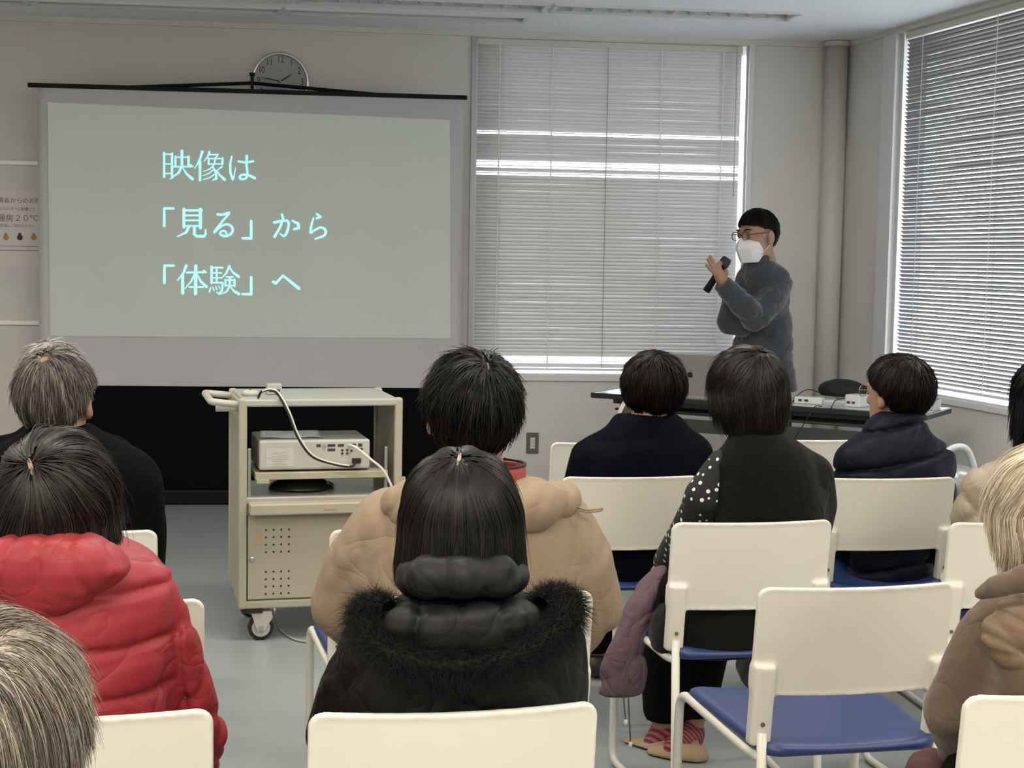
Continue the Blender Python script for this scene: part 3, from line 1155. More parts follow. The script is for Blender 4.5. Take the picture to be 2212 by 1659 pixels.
for x0, y0 in ((.075, .035), (CW - .07, .035), (.075, CD - .06), (CW - .07, CD - .06)):
    cs = MB().box((x0 - .025, y0, .112), (.075, .06, .014)).build('caster', M_gap, cart)
    fk = MB()
    for s in (-1, 1):
        fk.add([(x0 - .03, y0 + s * .019, .108), (x0 + .045, y0 + s * .019, .108), (x0 + .05, y0 + s * .019, .085), (x0 + .018, y0 + s * .019, .035), (x0 - .005, y0 + s * .019, .035),
                (x0 - .03, y0 + s * .023, .108), (x0 + .045, y0 + s * .023, .108), (x0 + .05, y0 + s * .023, .085), (x0 + .018, y0 + s * .023, .035), (x0 - .005, y0 + s * .023, .035)],
               [(0, 1, 2, 3, 4), (9, 8, 7, 6, 5)] + [(i, (i + 1) % 5, (i + 1) % 5 + 5, i + 5) for i in range(5)])
    fk.build('fork', M_projw, cs)
    Mx = np.array([[1, 0, 0], [0, 0, -1], [0, 1, 0]])
    MB().lathe([(.030, -.012), (.042, -.014), (.0465, -.006), (.0465, .006), (.042, .014), (.030, .012)], 32, M=Mx, o=(x0 + .008, y0, .0467)).build('wheel', M_dark, cs, smooth=True)
    MB().lathe([(.033, -.0155), (.033, .0155)], 24, M=Mx, o=(x0 + .008, y0, .0467)).build('hub', M_projw, cs)
    MB().lathe([(.009, -.025), (.009, .025)], 12, M=Mx, o=(x0 + .008, y0, .0467)).build('axle_bolt', M_metal, cs)
tray = cb((.06, .02, .588), (CW - .05, CD - .06, .614), 'projector_tray', M_cart, .003)
for x0 in (.035, CW - .06):
    cb((x0, .04, .525), (x0 + .012, .055, .70), 'tray_rail', M_metal, .002, tray)
    cb((x0 + .03, .016, .575), (x0 + .075, .03, .590), 'tray_bracket', M_cart, .002, tray)

cm = np.array(Matrix.Rotation(cyaw, 3, 'Z'))


def cw(p):
    return cm @ np.array(p, float) + np.array([fl[0], fl[1], 0])


pj = thing('projector', 'white data projector on the cart shelf with its socket panel facing back', 'projector', loc=tuple(cw((.075, .035, .6145))), rotz=cyaw)
PW, PD, PH = .405, .30, .115
cb((0, 0, .006), (PW, PD, PH), 'body', M_projw, .008, pj)
for x in (.04, PW - .04):
    for y in (.04, PD - .04):
        MB().lathe([(.012, 0), (.012, .008)], 12, o=(x, y, 0)).build('foot', M_dark, pj)
M_port = mat('dark_port', (.03, .03, .035), .5)
M_lab = mat('grey_label', (0.36, 0.35, 0.31), .6)
for x, z, w, h in ((.215, .094, .016, .010), (.262, .094, .028, .009), (.262, .078, .028, .009), (.297, .094, .022, .009), (.345, .094, .014, .011), (.368, .094, .014, .011), (.368, .079, .02, .008)):
    cb((x - w / 2, -.0015, z - h / 2), (x + w / 2, .001, z + h / 2), 'socket', M_port, 0, pj)
for x, z in ((.302, .076), (.302, .064), (.32, .076), (.32, .064), (.336, .074)):
    MB().lathe([(.0042, 0), (.0042, .003)], 10, M=np.array([[1, 0, 0], [0, 0, -1], [0, 1, 0]]), o=(x, -.0002, z)).build('jack', M_port, pj)
MB().lathe([(.006, 0), (.006, .006)], 12, M=np.array([[1, 0, 0], [0, 0, -1], [0, 1, 0]]), o=(.236, 0, .094)).build('jack', M_metal, pj)
lb = cb((.025, -.0012, .02), (.125, .001, .085), 'rating_label', mat('pale_label', (0.50, 0.48, 0.43), .6), 0, pj)
lt = MB()
for i in range(8):
    lt.box((.07 + .01 * math.sin(i * 3), -.0014, .027 + i * .0062), (.06 + .02 * math.sin(i * 5), .0004, .0018))
lt.build('fine_print', M_lab, lb)
cb((.338, -.012, .028), (.37, .002, .046), 'power_inlet', M_gap, .002, pj)
cb((.23, -.0012, .012), (.262, .0008, .018), 'maker_mark', M_lab, 0, pj)
sh = MB()
_n = 10
for i in range(_n + 1):
    for j in range(_n + 1):
        x, y = .01 + .22 * i / _n, .05 + .22 * j / _n
        sh.v.append((x + .02 * j / _n, y, PH + .003 + .002 * math.sin(x * 40) * math.sin(y * 33) + .0015))
for i in range(_n):
    for j in range(_n):
        a = i * (_n + 1) + j
        sh.f.append((a, a + _n + 1, a + _n + 2, a + 1))
so = part('plastic_sheet', sh.v, sh.f, mat('plastic_sheet', (.55, .62, .60), .12, spec=.8))
so.location = pj.location
so.rotation_euler = (0, 0, cyaw)
so.modifiers.new('t', 'SOLIDIFY').thickness = .0008
tag(so, 'shiny clear plastic sheet lying on top of the projector', 'sheet')


def free(name, label, cat, mb, m, **k):
    """a top-level one-mesh thing built in world space"""
    V = np.array(mb.v)
    o0 = np.array([V[:, 0].mean(), V[:, 1].mean(), V[:, 2].min()])
    mb.v = [tuple(v - o0) for v in V]
    o = mb.build(name, m, None, **k)
    o.location = tuple(o0)
    return tag(o, label, cat)


cab = spline([cw(q) for q in ((.07, .03, .884), (.085, .02, .91), (.13, .005, .908), (.17, -.02, .84), (.205, -.03, .75), (.255, -.035, .68), (.33, -.03, .65), (.40, -.02, .637), (.428, 0.015, .653))], 10)
free('power_cable', 'black and white cable hanging from the cart top to the projector', 'cable', MB().tube(cab, .0045, 8), M_dark, smooth=True)
cab2 = spline([q + np.array([.006, -.004, .004]) for q in cab[8:-10:6]], 8)
free('signal_cable', 'thin white cable tied along the black cable on the cart', 'cable', MB().tube(cab2, .0032, 8), M_cw, smooth=True)
cab3 = spline([cw(q) for q in ((.40, .03, .708), (.42, .0, .705), (.47, -.02, .665), (.52, -.03, .62), (.555, -.03, .55), (.57, -.02, .53))], 10)
free('video_cable', 'thick white cable curving from the projector towards the tan jacket', 'cable', MB().tube(cab3, .005, 8), M_cw, smooth=True)
gad = thing('white_receiver', 'small white domed gadget on the cart top', 'gadget', loc=tuple(cw((.055, .16, .883))), rotz=cyaw)
MB().lathe([(.030, 0), (.033, .008), (.030, .016), (.016, .020)], 28).build('body', M_projw, gad, smooth=True)
MB().lathe([(.005, .020), (.004, .022)], 12).build('button', M_gap, gad)
gb = thing('grey_adapter', 'small grey box beside the white gadget on the cart top', 'adapter', loc=tuple(cw((.145, .20, .883))), rotz=cyaw)
MB().box((0, 0, .02), (.055, .05, .04)).build('body', M_lab, gb, bevel=.004)
cb((-.02, -.026, .01), (.02, -.0245, .02), 'socket', M_port, 0, gb)


def f_cloth(p):
    q = p.copy()
    return el(q, (0, 0, .0), (.13, .11, .05)) + creases(q, 4, 40, .018) + .006 * wav(q, 3, 50)


_V, _F = nets(f_cloth, (-.16, -.14, -.001), (.16, .14, .07), .006)
bo = part('cloth_bag', _V, _F, mat('black_nylon', (.012, .012, .011), .32))
bo.location = tuple(cw((.25, .2, .5265)))
bo.rotation_euler = (0, 0, cyaw)
tag(bo, 'crumpled black nylon bag under the projector tray', 'bag')
flc = [PZ(593, 1316, .13), PZ(597, 1345, .02), PZ(612, 1366, .006), PZ(640, 1382, .006), PZ(690, 1388, .006), PZ(760, 1392, .006)]
free('floor_cable', 'thin grey cable running from the cart across the floor', 'cable', MB().tube(spline(flc, 10), .004, 8), M_lab, smooth=True)
for k, pts in enumerate((((2005, 1222), (2025, 1213), (2045, 1207), (2080, 1200)), ((2003, 1233), (2030, 1224), (2050, 1226), (2080, 1235)), ((2012, 1230), (2028, 1231), (2060, 1240), (2090, 1250)))):
    free('floor_lead', ('black lead on the floor behind the cream jacket, highest of three', 'black lead on the floor behind the cream jacket, middle of three', 'black lead on the floor behind the cream jacket, lowest of three')[k], 'cable',
         MB().tube(spline([PZ(x, y, .006) for x, y in pts], 8), .005, 8), M_dark, smooth=True)

# ------------------------------------------------------------------ speaker's table and what stands on it
M_ttop = mat('white_laminate', (0.60, 0.60, 0.58), .22)
M_tblk = mat('black_table_steel', (0.012, 0.012, 0.014), .35)
M_tpan = mat('dark_grey_panel', (0.035, 0.035, 0.037), .5)
TL = PZ(1277, 848, .70)
TR = PZ(2000, 896, .70)
tv = TR - TL
TLEN = float(np.linalg.norm(tv))
tyaw = math.atan2(tv[1], tv[0])
table = thing('folding_table', 'long folding table with white top and black edge in front of the speaker', 'table', loc=(TL[0], TL[1], 0), rotz=tyaw)
TD = .45
cb((.004, .004, .674), (TLEN - .004, TD - .004, .70), 'tabletop', M_ttop, .003, table)
eb = MB()
eb.box((TLEN / 2, .002, .6865), (TLEN, .012, .0285)).box((TLEN / 2, TD - .002, .6865), (TLEN, .012, .0285)).box((.002, TD / 2, .6865), (.012, TD, .0285)).box((TLEN - .002, TD / 2, .6865), (.012, TD, .0285))
eb.build('edge_band', M_tblk, table, bevel=.004)
cb((.10, .06, .645), (TLEN - .10, TD - .05, .672), 'under_frame', M_tblk, .003, table)
sh = MB()
for y in (.05, .12, .20, .28):
    sh.tube([(.12, y, .618), (TLEN - .12, y, .618)], .006, 8)
sh.build('wire_shelf', M_tblk, table, smooth=True)
cb((.14, .045, .612), (TLEN - .14, .057, .627), 'rail', M_tblk, .002, table)
cb((.14, .046, .525), (TLEN - .14, .056, .592), 'modesty_panel', M_tpan, .002, table)
for x in (.145, TLEN * .595, TLEN - .18):
    cb((x, .05, .55), (x + .035, .07, .672), 'bracket', M_tblk, .002, table)
for x in (.12, TLEN - .14):
    lg = MB().box((x, .23, .34), (.045, .06, .62)).box((x, .225, .03), (.05, .42, .03))
    lg.build('leg', M_tblk, table, bevel=.004)
    for y in (.05, .40):
        MB().lathe([(.022, -.007), (.022, .007)], 14, M=np.array([[0, 0, 1], [0, 1, 0], [1, 0, 0]]), o=(x, y, .022)).build('caster', M_dark, table)
tm = np.array(Matrix.Rotation(tyaw, 3, 'Z'))


def tw(p):
    return tm @ np.array(p, float) + np.array([TL[0], TL[1], 0])


def on_table(px, py, z=.70):
    w = PZ(px, py, z) - np.array([TL[0], TL[1], 0])
    return tm.T @ w


# laptop, lid towards the audience
M_lap = mat('laptop_grey', (0.30, 0.295, 0.28), .38, metal=.35)
lq = on_table(1487, 862)
lyaw = tyaw + math.radians(6)
lap = thing('laptop', 'silver-grey laptop open on the table, lid with a black fruit emblem facing back', 'laptop', loc=tuple(tw((lq[0], lq[1] + .03, .7005))), rotz=lyaw)
cb((-.156, 0, .0), (.156, .22, .014), 'base', M_lap, .004, lap)
cb((-.14, .02, .0141), (.14, .12, .0149), 'keyboard', M_gap, 0, lap)
la = math.radians(101)
lm = np.array([[1, 0, 0], [0, math.cos(la), -math.sin(la)], [0, math.sin(la), math.cos(la)]])
lid = MB().box(lm @ np.array([0, .11, 0]) + np.array([0, .004, .014]), (.312, .221, .006), M=lm).build('lid', M_lap, lap, bevel=.0025)
MB().box(lm @ np.array([0, .11, -.0033]) + np.array([0, .004, .014]), (.296, .20, .0006), M=lm).build('display', M_gap, lid)
# emblem (seen from behind, so mirrored): body of two lobes, bite, leaf
th = np.linspace(0, 2 * math.pi, 60, endpoint=False)
pr = []
for t in th:
    x, y = math.sin(t), math.cos(t)
    r = 1.0 - .17 * max(0, math.cos(t)) ** 10 - .09 * max(0, -math.cos(t)) ** 14
    px_, py_ = .92 * x * r * (1 + .08 * y), .98 * y * r
    bx, by = px_ - 1.12, py_ - .12
    if bx * bx + by * by < .42 ** 2:
        k = .42 / math.hypot(bx, by)
        px_, py_ = 1.12 + bx * k, .12 + by * k
    pr.append((px_, py_))
leaf = [(-.02, 1.12), (.06, 1.42), (.36, 1.62), (.34, 1.36), (.14, 1.15)]
em = MB()
for poly in (pr, leaf):
    n = len(poly)
    s = .0165
    lo_ = [lm @ np.array([x * s, .112 + y * s, .0031]) + np.array([0, .004, .014]) for x, y in poly]
    hi_ = [lm @ np.array([x * s, .112 + y * s, .0036]) + np.array([0, .004, .014]) for x, y in poly]
    em.add(lo_ + hi_, [tuple(range(n)), tuple(range(n, 2 * n))[::-1]] + [(i, (i + 1) % n, (i + 1) % n + n, i + n)[::-1] for i in range(n)])
em.build('emblem', M_gap, lid)


def boxthing(name, label, cat, px, py, size, m, yaw=0.0, bev=.004, sock=None):
    q = on_table(px, py)
    t = thing(name, label, cat, loc=tuple(tw((q[0], q[1] + size[1] / 2, .7005))), rotz=tyaw + yaw)
    MB().box((0, 0, size[2] / 2), size).build('body', m, t, bevel=bev)
    if sock:
        for x, z in sock:
            MB().box((x, -size[1] / 2, z), (.018, .004, .011)).build('socket', M_port, t)
    return t


M_wbox = mat('white_plastic', (.62, .63, .63), .35)
boxthing('power_adapter', 'flat white box with cables on the table just right of the charcoal vest woman', 'adapter', 1743, 873, (.14, .07, .035), M_wbox, .15, .006, ((-.04, .018), (-.01, .018)))
pp_ = boxthing('paper_stack', 'white papers lying right of the flat white box on the table', 'paper', 1795, 870, (.11, .10, .012), M_wbox, .3, .001)
boxthing('white_speaker_box', 'white box with dark sockets on the table beside the navy puffer woman', 'adapter', 1845, 880, (.085, .10, .06), M_wbox, -.25, .006, ((-.02, .022), (.008, .022)))
boxthing('small_case', 'small pale grey box at the right end of the table', 'box', 1996, 886, (.11, .12, .05), mat('pale_grey', (.42, .42, .43), .4), .1, .004)


def f_bag(p):
    return smin(el(p, (0, 0, .035), (.13, .07, .062)), el(p, (.08, 0, .025), (.09, .06, .04)), .03) + creases(p, 9, 30, .012)


_V, _F = nets(f_bag, (-.17, -.1, .0), (.2, .1, .12), .006)
q = on_table(1822, 857)
bo = part('black_pouch', _V, _F, mat('black_fabric', (.010, .010, .012), .75))
bo.location = tuple(tw((q[0], q[1] - .03, .7005)))
bo.rotation_euler = (0, 0, tyaw)
tag(bo, 'black cloth pouch lying at the back of the table', 'bag')
for k, pts in enumerate((((1716, 862), (1735, 852), (1752, 849), (1775, 851), (1800, 846)), ((1712, 870), (1722, 866), (1745, 874)), ((1795, 884), (1806, 872), (1828, 868), (1838, 872)))):
    w = [tw(on_table(x, y)) for x, y in pts]
    w = [np.array([a[0], a[1], .706 + (.012 if i in (1, 2) else 0)]) for i, a in enumerate(w)]
    free('table_cable', ('thin black cable lying across the flat white box on the table', 'short black cable at the left of the flat white box', 'black cable plugged into the white box beside the puffer woman')[k], 'cable', MB().tube(spline(w, 8), .0028, 6), M_dark, smooth=True)
hq = tw(on_table(1776, 880))
free('hanging_cable', 'thin black cable hanging over the table front edge', 'cable', MB().tube(spline([hq + np.array([0, 0, .005]), hq + tm @ np.array([-.03, -.02, .003]), hq + tm @ np.array([-.06, -.03, -.05]), hq + tm @ np.array([-.10, -.03, -.12]), hq + tm @ np.array([-.16, -.03, -.22])], 8), .0028, 6), M_dark, smooth=True)

# round-backed chair by the table
rq = P(1393, 900, 6.35)
rch = thing('round_back_chair', 'black round-backed chair with a white rim behind the plain navy jacket', 'chair', loc=(rq[0], rq[1], 0), rotz=.2)
Mx = np.array([[1, 0, 0], [0, 0, -1], [0, 1, 0]])
MB().lathe([(.10, .0), (.118, -.006), (.122, .0), (.122, .014), (.10, .016)], 40, M=Mx, o=(0, 0, .745)).build('rim', M_projw, rch, smooth=True)
MB().lathe([(.02, -.004), (.108, .002), (.108, .018)], 40, M=Mx, o=(0, 0, .745)).build('backrest', M_dark, rch, smooth=True)
MB().tube(fillet([(0, .01, .64), (0, .0, .42), (0, .2, .40)], .06), .014, 10).build('back_stem', M_tblk, rch, smooth=True)
MB().lathe([(.19, .40), (.2, .42), (.2, .44), (.17, .455)], 32, o=(0, .2, 0)).build('seat', M_dark, rch, smooth=True)
MB().tube([(0, .2, .05), (0, .2, .41)], .02, 12).build('column', M_tblk, rch, smooth=True)
for i in range(5):
    a = i * 2 * math.pi / 5
    MB().tube([(0, .2, .07), (.22 * math.cos(a), .2 + .22 * math.sin(a), .018)], .016, 8).build('leg', M_tblk, rch, smooth=True)
# ------------------------------------------------------------------ people
M_skin = mat('skin', (0.3145, 0.1742, 0.1122), 0.5, sss=.15, bump=(180, .08, .001))
M_eye = mat('eye_white', (.6, .58, .54), .2)
BLACKHAIR = [(0, (0.00195, 0.001755, 0.00156)), (.55, (0.0052, 0.00455, 0.004095)), (1, (0.0325, 0.02795, 0.02405))]
M_hblack = hair_mat('black_hair', BLACKHAIR, .4, .24)
M_hbrown = hair_mat('brown_black_hair', [(0, (0.00325, 0.002275, 0.00182)), (.5, (0.00845, 0.00585, 0.004875)), (1, (0.05525, 0.0403, 0.0312))], .4, .3)
M_hred = hair_mat('reddish_black_hair', [(0, (0.0026, 0.00143, 0.0013)), (.6, (0.00585, 0.00273, 0.00234)), (1, (0.026, 0.0117, 0.0091))], .45, .2)
M_hsalt = hair_mat('salt_pepper_hair', [(0, (0.0176, 0.0144, 0.012)), (.5, (0.08, 0.068, 0.0544)), (1, (0.272, 0.248, 0.216))], .5)
M_hgrey = hair_mat('grey_hair', [(0, (0.02125, 0.017, 0.0136)), (.45, (0.119, 0.09775, 0.0765)), (1, (0.527, 0.476, 0.3995))], .45)
M_hwhite = hair_mat('pale_grey_hair', [(0, (0.09, 0.081, 0.072)), (.5, (0.288, 0.27, 0.243)), (1, (0.54, 0.522, 0.486))], .5)
M_hblond = hair_mat('pale_blond_hair', [(0, (0.17, 0.1275, 0.0765)), (.4, (0.391, 0.323, 0.221)), (1, (0.7225, 0.663, 0.544))], .42)
M_trous = mat('black_trousers', (0.0024, 0.0024, 0.0027), .9, spec=.1, folds=(5, .008))
M_shoe = mat('dark_shoe', (.02, .018, .017), .5)


def sub(p, lo, hi, fn, far=1.0):
    """evaluate fn only inside a box"""
    m = np.all((p > np.array(lo)) & (p < np.array(hi)), axis=1)
    d = np.full(len(p), far)
    if m.any():
        d[m] = fn(p[m])
    return d


def chain_b(p, pts, mg=.07):
    a = np.array(pts, float)
    r = a[:, 3].max() + mg
    return sub(p, a[:, :3].min(0) - r, a[:, :3].max(0) + r, lambda q: chain(q, pts), far=mg)


def f_head(p, face=True):
    """head facing +y, origin between the ears"""
    x = np.abs(p[:, 0])
    q = p.copy()
    q[:, 0] = x
    d = el(p, (0, -.012, .028), (.074, .093, .087))
    d = smin(d, el(p, (0, .022, -.028), (.062, .070, .086)), .03)
    d = smin(d, el(p, (0, .045, -.080), (.040, .043, .034)), .03)
    d = smin(d, el(p, (0, .082, .028), (.048, .016, .012)), .02)
    d = smax(d, -el(q, (.031, .101, .010), (.020, .013, .011)), .012)
    d = smin(d, el(q, (.031, .080, .009), (.0135, .0135, .0125)), .004)
    d = smin(d, rc(p, (0, .092, .012), (0, .109, -.026), .008, .012), .012)
    d = smin(d, el(q, (.010, .100, -.030), (.009, .010, .008)), .006)
    d = smin(d, el(p, (0, .090, -.060), (.022, .011, .010)), .008)
    d = smax(d, -el(p, (0, .101, -.059), (.020, .006, .0016)), .003)
    e = el(q, (.083, -.006, -.006), (.0105, .019, .033))
    e = smax(e, -el(q, (.093, .002, .0), (.008, .011, .018)), .006)
    e = smin(e, el(q, (.078, .004, -.032), (.009, .010, .010)), .006)
    return smin(d, e, .008)


AZ0 = np.radians([0, 35, 65, 85, 105, 130, 180])


def hair(name, parent, hc, Rh, sc, rad, m, crown=(0, -.42, .91), style='short', zlim=(-.085, -.08, -.045, .0, .01, .05, .06), n=1800, seed=1, r=.0008,
         L=(.03, .07), twist=.0, lift=.004, jit=.006, tone=(.35, .18), captone=.2, flare=.0, bald=(0, 0), npt=9, fly=.06, flyl=.012, wave=0.0, cap=True, curl=0.0, grav=None, cpow=.5):
    g = np.random.default_rng(seed)
    rad = np.array(rad, float)
    cen = np.array([0, -.012, .028])
    c0 = np.array(crown, float)
    c0 /= np.linalg.norm(c0)
    e1 = np.cross(c0, [0, 1, 0])
    e1 /= np.linalg.norm(e1)
    e2 = np.cross(c0, e1)
    Rm = rad.mean()
    zc = -.05

    def pos(b, s, off):
        b, s, off = np.broadcast_arrays(b, s, off)
        al = s / Rm
        drop = np.zeros_like(al)
        if style == 'bob':
            u = np.cos(b) * e1[2] + np.sin(b) * e2[2]
            A = np.hypot(c0[2], u)
            ae = np.arctan2(u, c0[2]) + np.arccos(np.clip(zc / A, -1, 1))
            drop = np.maximum(0, al - ae) * Rm
            al = np.minimum(al, ae)
        else:
            al = np.minimum(al, 2.9)
        d = np.cos(al)[..., None] * c0 + np.sin(al)[..., None] * (np.cos(b)[..., None] * e1 + np.sin(b)[..., None] * e2)
        p = d * (rad + off[..., None])
        k = 1 + flare * drop - curl * drop ** 2
        p[..., 0] *= k
        p[..., 1] *= k
        p[..., 2] -= drop
        return p + cen, d

    nb, ns = 96, 90
    B = np.linspace(0, 2 * np.pi, nb, endpoint=False)
    Sg = np.linspace(.0, .40, ns)
    pp_, _ = pos(B[:, None], Sg[None, :], np.zeros((nb, ns)))
    az = np.arctan2(np.abs(pp_[..., 0]), -pp_[..., 1])
    bad = pp_[..., 2] < np.interp(az, AZ0, zlim)
    send = np.where(bad.any(1), Sg[np.argmax(bad, 1)], Sg[-1])
    send = np.maximum(send, .02)

    def s_end(b):
        return np.interp(b % (2 * np.pi), np.append(B, 2 * np.pi), np.append(send, send[0]))

    V, F, T = [], [], []
    nv = 0
    if cap:
        k = 26
        tt = np.linspace(0, 1, k)
        b0 = (bald[0] * .85 * (1 + .10 * np.sin(5 * B) + .10 * np.sin(19 * B + 1) + .12 * np.sin(37 * B)))[:, None]
        s = b0 + (s_end(B)[:, None] - b0) * tt[None]
        lump = .0022 * np.sin(9 * B)[:, None] * tt + .0016 * np.sin(23 * B + 1)[:, None] * tt
        pc_, _ = pos(B[:, None] + twist * s, s, -.003 + lump)
        V.append(pc_.reshape(-1, 3))
        T.append(np.clip(captone + .10 * np.sin(31 * B)[:, None] * np.ones(k), 0, 1).ravel())
        i, j = np.meshgrid(np.arange(nb), np.arange(k - 1), indexing='ij')
        i2 = (i + 1) % nb
        F.append(np.stack([i * k + j, i * k + j + 1, i2 * k + j + 1, i2 * k + j], -1).reshape(-1, 4))
        nv = nb * k
    b = g.uniform(0, 2 * np.pi, n)
    se = s_end(b) + g.normal(size=n) * jit
    u = g.uniform(0, 1, n) ** cpow
    s0 = np.maximum(bald[0] + bald[1] * g.uniform(0, 1, n) ** 2, .003) + (np.maximum(.01, se - bald[0] - .015)) * u * (.62 if style == 'bob' else .93)
    s1 = np.minimum(s0 + g.uniform(L[0], L[1], n), se)
    s1 = np.maximum(s1, s0 + .008)
    t = np.linspace(0, 1, npt)
    s = s0[:, None] + (s1 - s0)[:, None] * t
    ph = g.uniform(0, 6.28, n)
    clump = .035 * np.sin(17 * b + 3) + .02 * np.sin(41 * b)
    bb = b[:, None] + twist * s + (clump[:, None] + g.normal(size=n)[:, None] * .05) * t + wave * np.sin(s * 60 + 4 * b[:, None]) * t
    up = np.abs(g.normal(size=n)) * lift
    isf = g.uniform(0, 1, n) < fly
    up = np.where(isf, up + g.uniform(.2, 1, n) * flyl, up)
    up = up * np.clip(s0 / .035, .15, 1)
    off = .0005 + up[:, None] * (t ** 1.4) + .0025 * np.sin(9 * b)[:, None] * 1.0 * np.minimum(1, s / .1)
    Pt, d = pos(bb, s, off)
    if grav is not None:
        _, d0 = pos(b, s0, np.zeros(n))
        _, d1 = pos(b, s0 + .004, np.zeros(n))
        tg = d1 - d0
        tg /= np.linalg.norm(tg, axis=1)[:, None] + 1e-9
        tg = tg + np.cross(d0, tg) * (g.normal(size=n) * .16 + .22 * np.sin(11 * b + s0 * 40))[:, None]
        dn = np.array([0, 0, -1.0])
        Pt, d = np.zeros((n, npt, 3)), np.zeros((n, npt, 3))
        alive = np.ones(n, bool)
        pv = d0 * rad + cen
        for k in range(npt):
            q = d0 * (rad + off[:, k:k + 1]) + cen
            az_ = np.arctan2(np.abs(q[:, 0]), -q[:, 1])
            alive &= q[:, 2] > np.interp(az_, AZ0, zlim) + (se - s_end(b))
            pv = np.where(alive[:, None], q, pv + .0006 * dn)
            Pt[:, k], d[:, k] = pv, d0
            for _ in range(3):
                tg = tg / (np.linalg.norm(tg, axis=1)[:, None] + 1e-9)
                w_ = dn - d0 * (d0 @ dn)[:, None]
                tg = tg * (1 - grav / 3) + w_ * grav / 3 + g.normal(size=(n, 3)) * wave * .3
                tg -= d0 * (d0 * tg).sum(1)[:, None]
                tg /= np.linalg.norm(tg, axis=1)[:, None] + 1e-9
                d0 = d0 + tg * ((s1 - s0) / (npt - 1) / 3 / Rm)[:, None]
                d0 /= np.linalg.norm(d0, axis=1)[:, None]
    Tn = np.gradient(Pt, axis=1)
    Tn /= np.linalg.norm(Tn, axis=2)[..., None] + 1e-9
    N = d - Tn * (d * Tn).sum(2)[..., None]
    N /= np.linalg.norm(N, axis=2)[..., None] + 1e-9
    Bn = np.cross(Tn, N)
    rr = (r * g.uniform(.7, 1.3, n))[:, None] * (1 - .75 * t ** 2)
    ring = []
    for k in range(3):
        a = 2 * np.pi * k / 3 + np.pi / 2
        ring.append(Pt + rr[..., None] * (np.cos(a) * Bn * 1.6 + np.sin(a) * N))
    R3 = np.stack(ring, 2).reshape(-1, 3)
    tn = np.clip(g.normal(tone[0], tone[1], n) + .12 * np.sin(13 * b + 2) + .08 * np.sin(37 * b), 0, 1)
    V.append(R3)
    T.append(np.repeat(tn, npt * 3))
    i, j, k = np.meshgrid(np.arange(n), np.arange(npt - 1), np.arange(3), indexing='ij')
    a0 = nv + (i * npt + j) * 3
    k2 = (k + 1) % 3
    F.append(np.stack([a0 + k, a0 + k2, a0 + 3 + k2, a0 + 3 + k], -1).reshape(-1, 4))
    V = np.concatenate(V) * sc
    V = V @ Rh.T + hc
    return part(name, V, [np.concatenate(F).astype(np.int32)], m, parent, world=True, tone=np.concatenate(T))


def parting(parent, hc, Rh, sc, rad, crown, size, ang, m, off=.0004):
    """a strip of pale scalp at the crown"""
    c0 = np.array(crown, float)
    c0 /= np.linalg.norm(c0)
    e1 = np.cross(c0, [0, 1, 0])
    e1 /= np.linalg.norm(e1)
    e2 = np.cross(c0, e1)
    ca_, sa_ = math.cos(ang), math.sin(ang)
    V, F = [], []
    nu, nv_ = 9, 7
    for i in range(nu):
        for j in range(nv_):
            u = (i / (nu - 1) - .5) * size[0]
            w = (j / (nv_ - 1) - .5) * size[1] * (1 - (2 * i / (nu - 1) - 1) ** 2) ** .5
            x, y = u * ca_ - w * sa_, u * sa_ + w * ca_
            d = c0 + (e1 * x + e2 * y) / .1
            d /= np.linalg.norm(d)
            V.append(d * (np.array(rad) + off) + np.array([0, -.012, .028]))
    for i in range(nu - 1):
        for j in range(nv_ - 1):
            a = i * nv_ + j
            F.append((a, a + 1, a + nv_ + 1, a + nv_))
    V = np.array(V) * sc @ Rh.T + hc
    return part('parting', V, F, m, parent, world=True, label='pale scalp showing at the crown')


def fur(name, parent, path, R0_, m, n, seed, L=.035, r=.0007, core=True, out=None, tone=(.3, .2)):
    """a fur roll along a path: core tube plus hairs"""
    g = np.random.default_rng(seed)
    path = np.array(path, float)
    V0, F0 = tube_geo(path, R0_ * .8, 12)
    V0 = np.array(V0)
    q = [f for f in F0 if len(f) == 4]
    T_ = np.gradient(path, axis=0)
    i = g.integers(0, len(path) - 1, n)
    f = g.uniform(0, 1, n)[:, None]
    c = path[i] * (1 - f) + path[i + 1] * f
    tg = T_[i] / np.linalg.norm(T_[i], axis=1)[:, None]
    d = g.normal(size=(n, 3))
    d -= tg * (d * tg).sum(1)[:, None]
    d /= np.linalg.norm(d, axis=1)[:, None]
    npt = 5
    t = np.linspace(0, 1, npt)
    ln = L * g.uniform(.5, 1.25, n)
    lean = tg * g.normal(.1, .6, n)[:, None] + np.array([0, 0, -.5]) + g.normal(size=(n, 3)) * .25
    Pt = c[:, None] + d[:, None] * (R0_ * .7 + ln[:, None, None] * t[None, :, None] * .8) + lean[:, None] * ln[:, None, None] * (t[None, :, None] ** 2) * .7
    s = np.cross(d, tg)
    rr = r * (1 - .9 * t)[None, :, None]
    R3 = np.stack([Pt + s[:, None] * rr, Pt - s[:, None] * rr, Pt + tg[:, None] * rr], 2).reshape(-1, 3)
    ii, jj, kk = np.meshgrid(np.arange(n), np.arange(npt - 1), np.arange(3), indexing='ij')
    a0 = len(V0) + (ii * npt + jj) * 3
    k2 = (kk + 1) % 3
    Fh = np.stack([a0 + kk, a0 + k2, a0 + 3 + k2, a0 + 3 + kk], -1).reshape(-1, 4)
    tn = np.concatenate([np.full(len(V0), .05), np.repeat(np.clip(g.normal(tone[0], tone[1], n), 0, 1), npt * 3)])
    return part(name, np.concatenate([V0, R3]), [np.concatenate([np.array(q), Fh]).astype(np.int32)], m, parent, world=True, tone=tn)


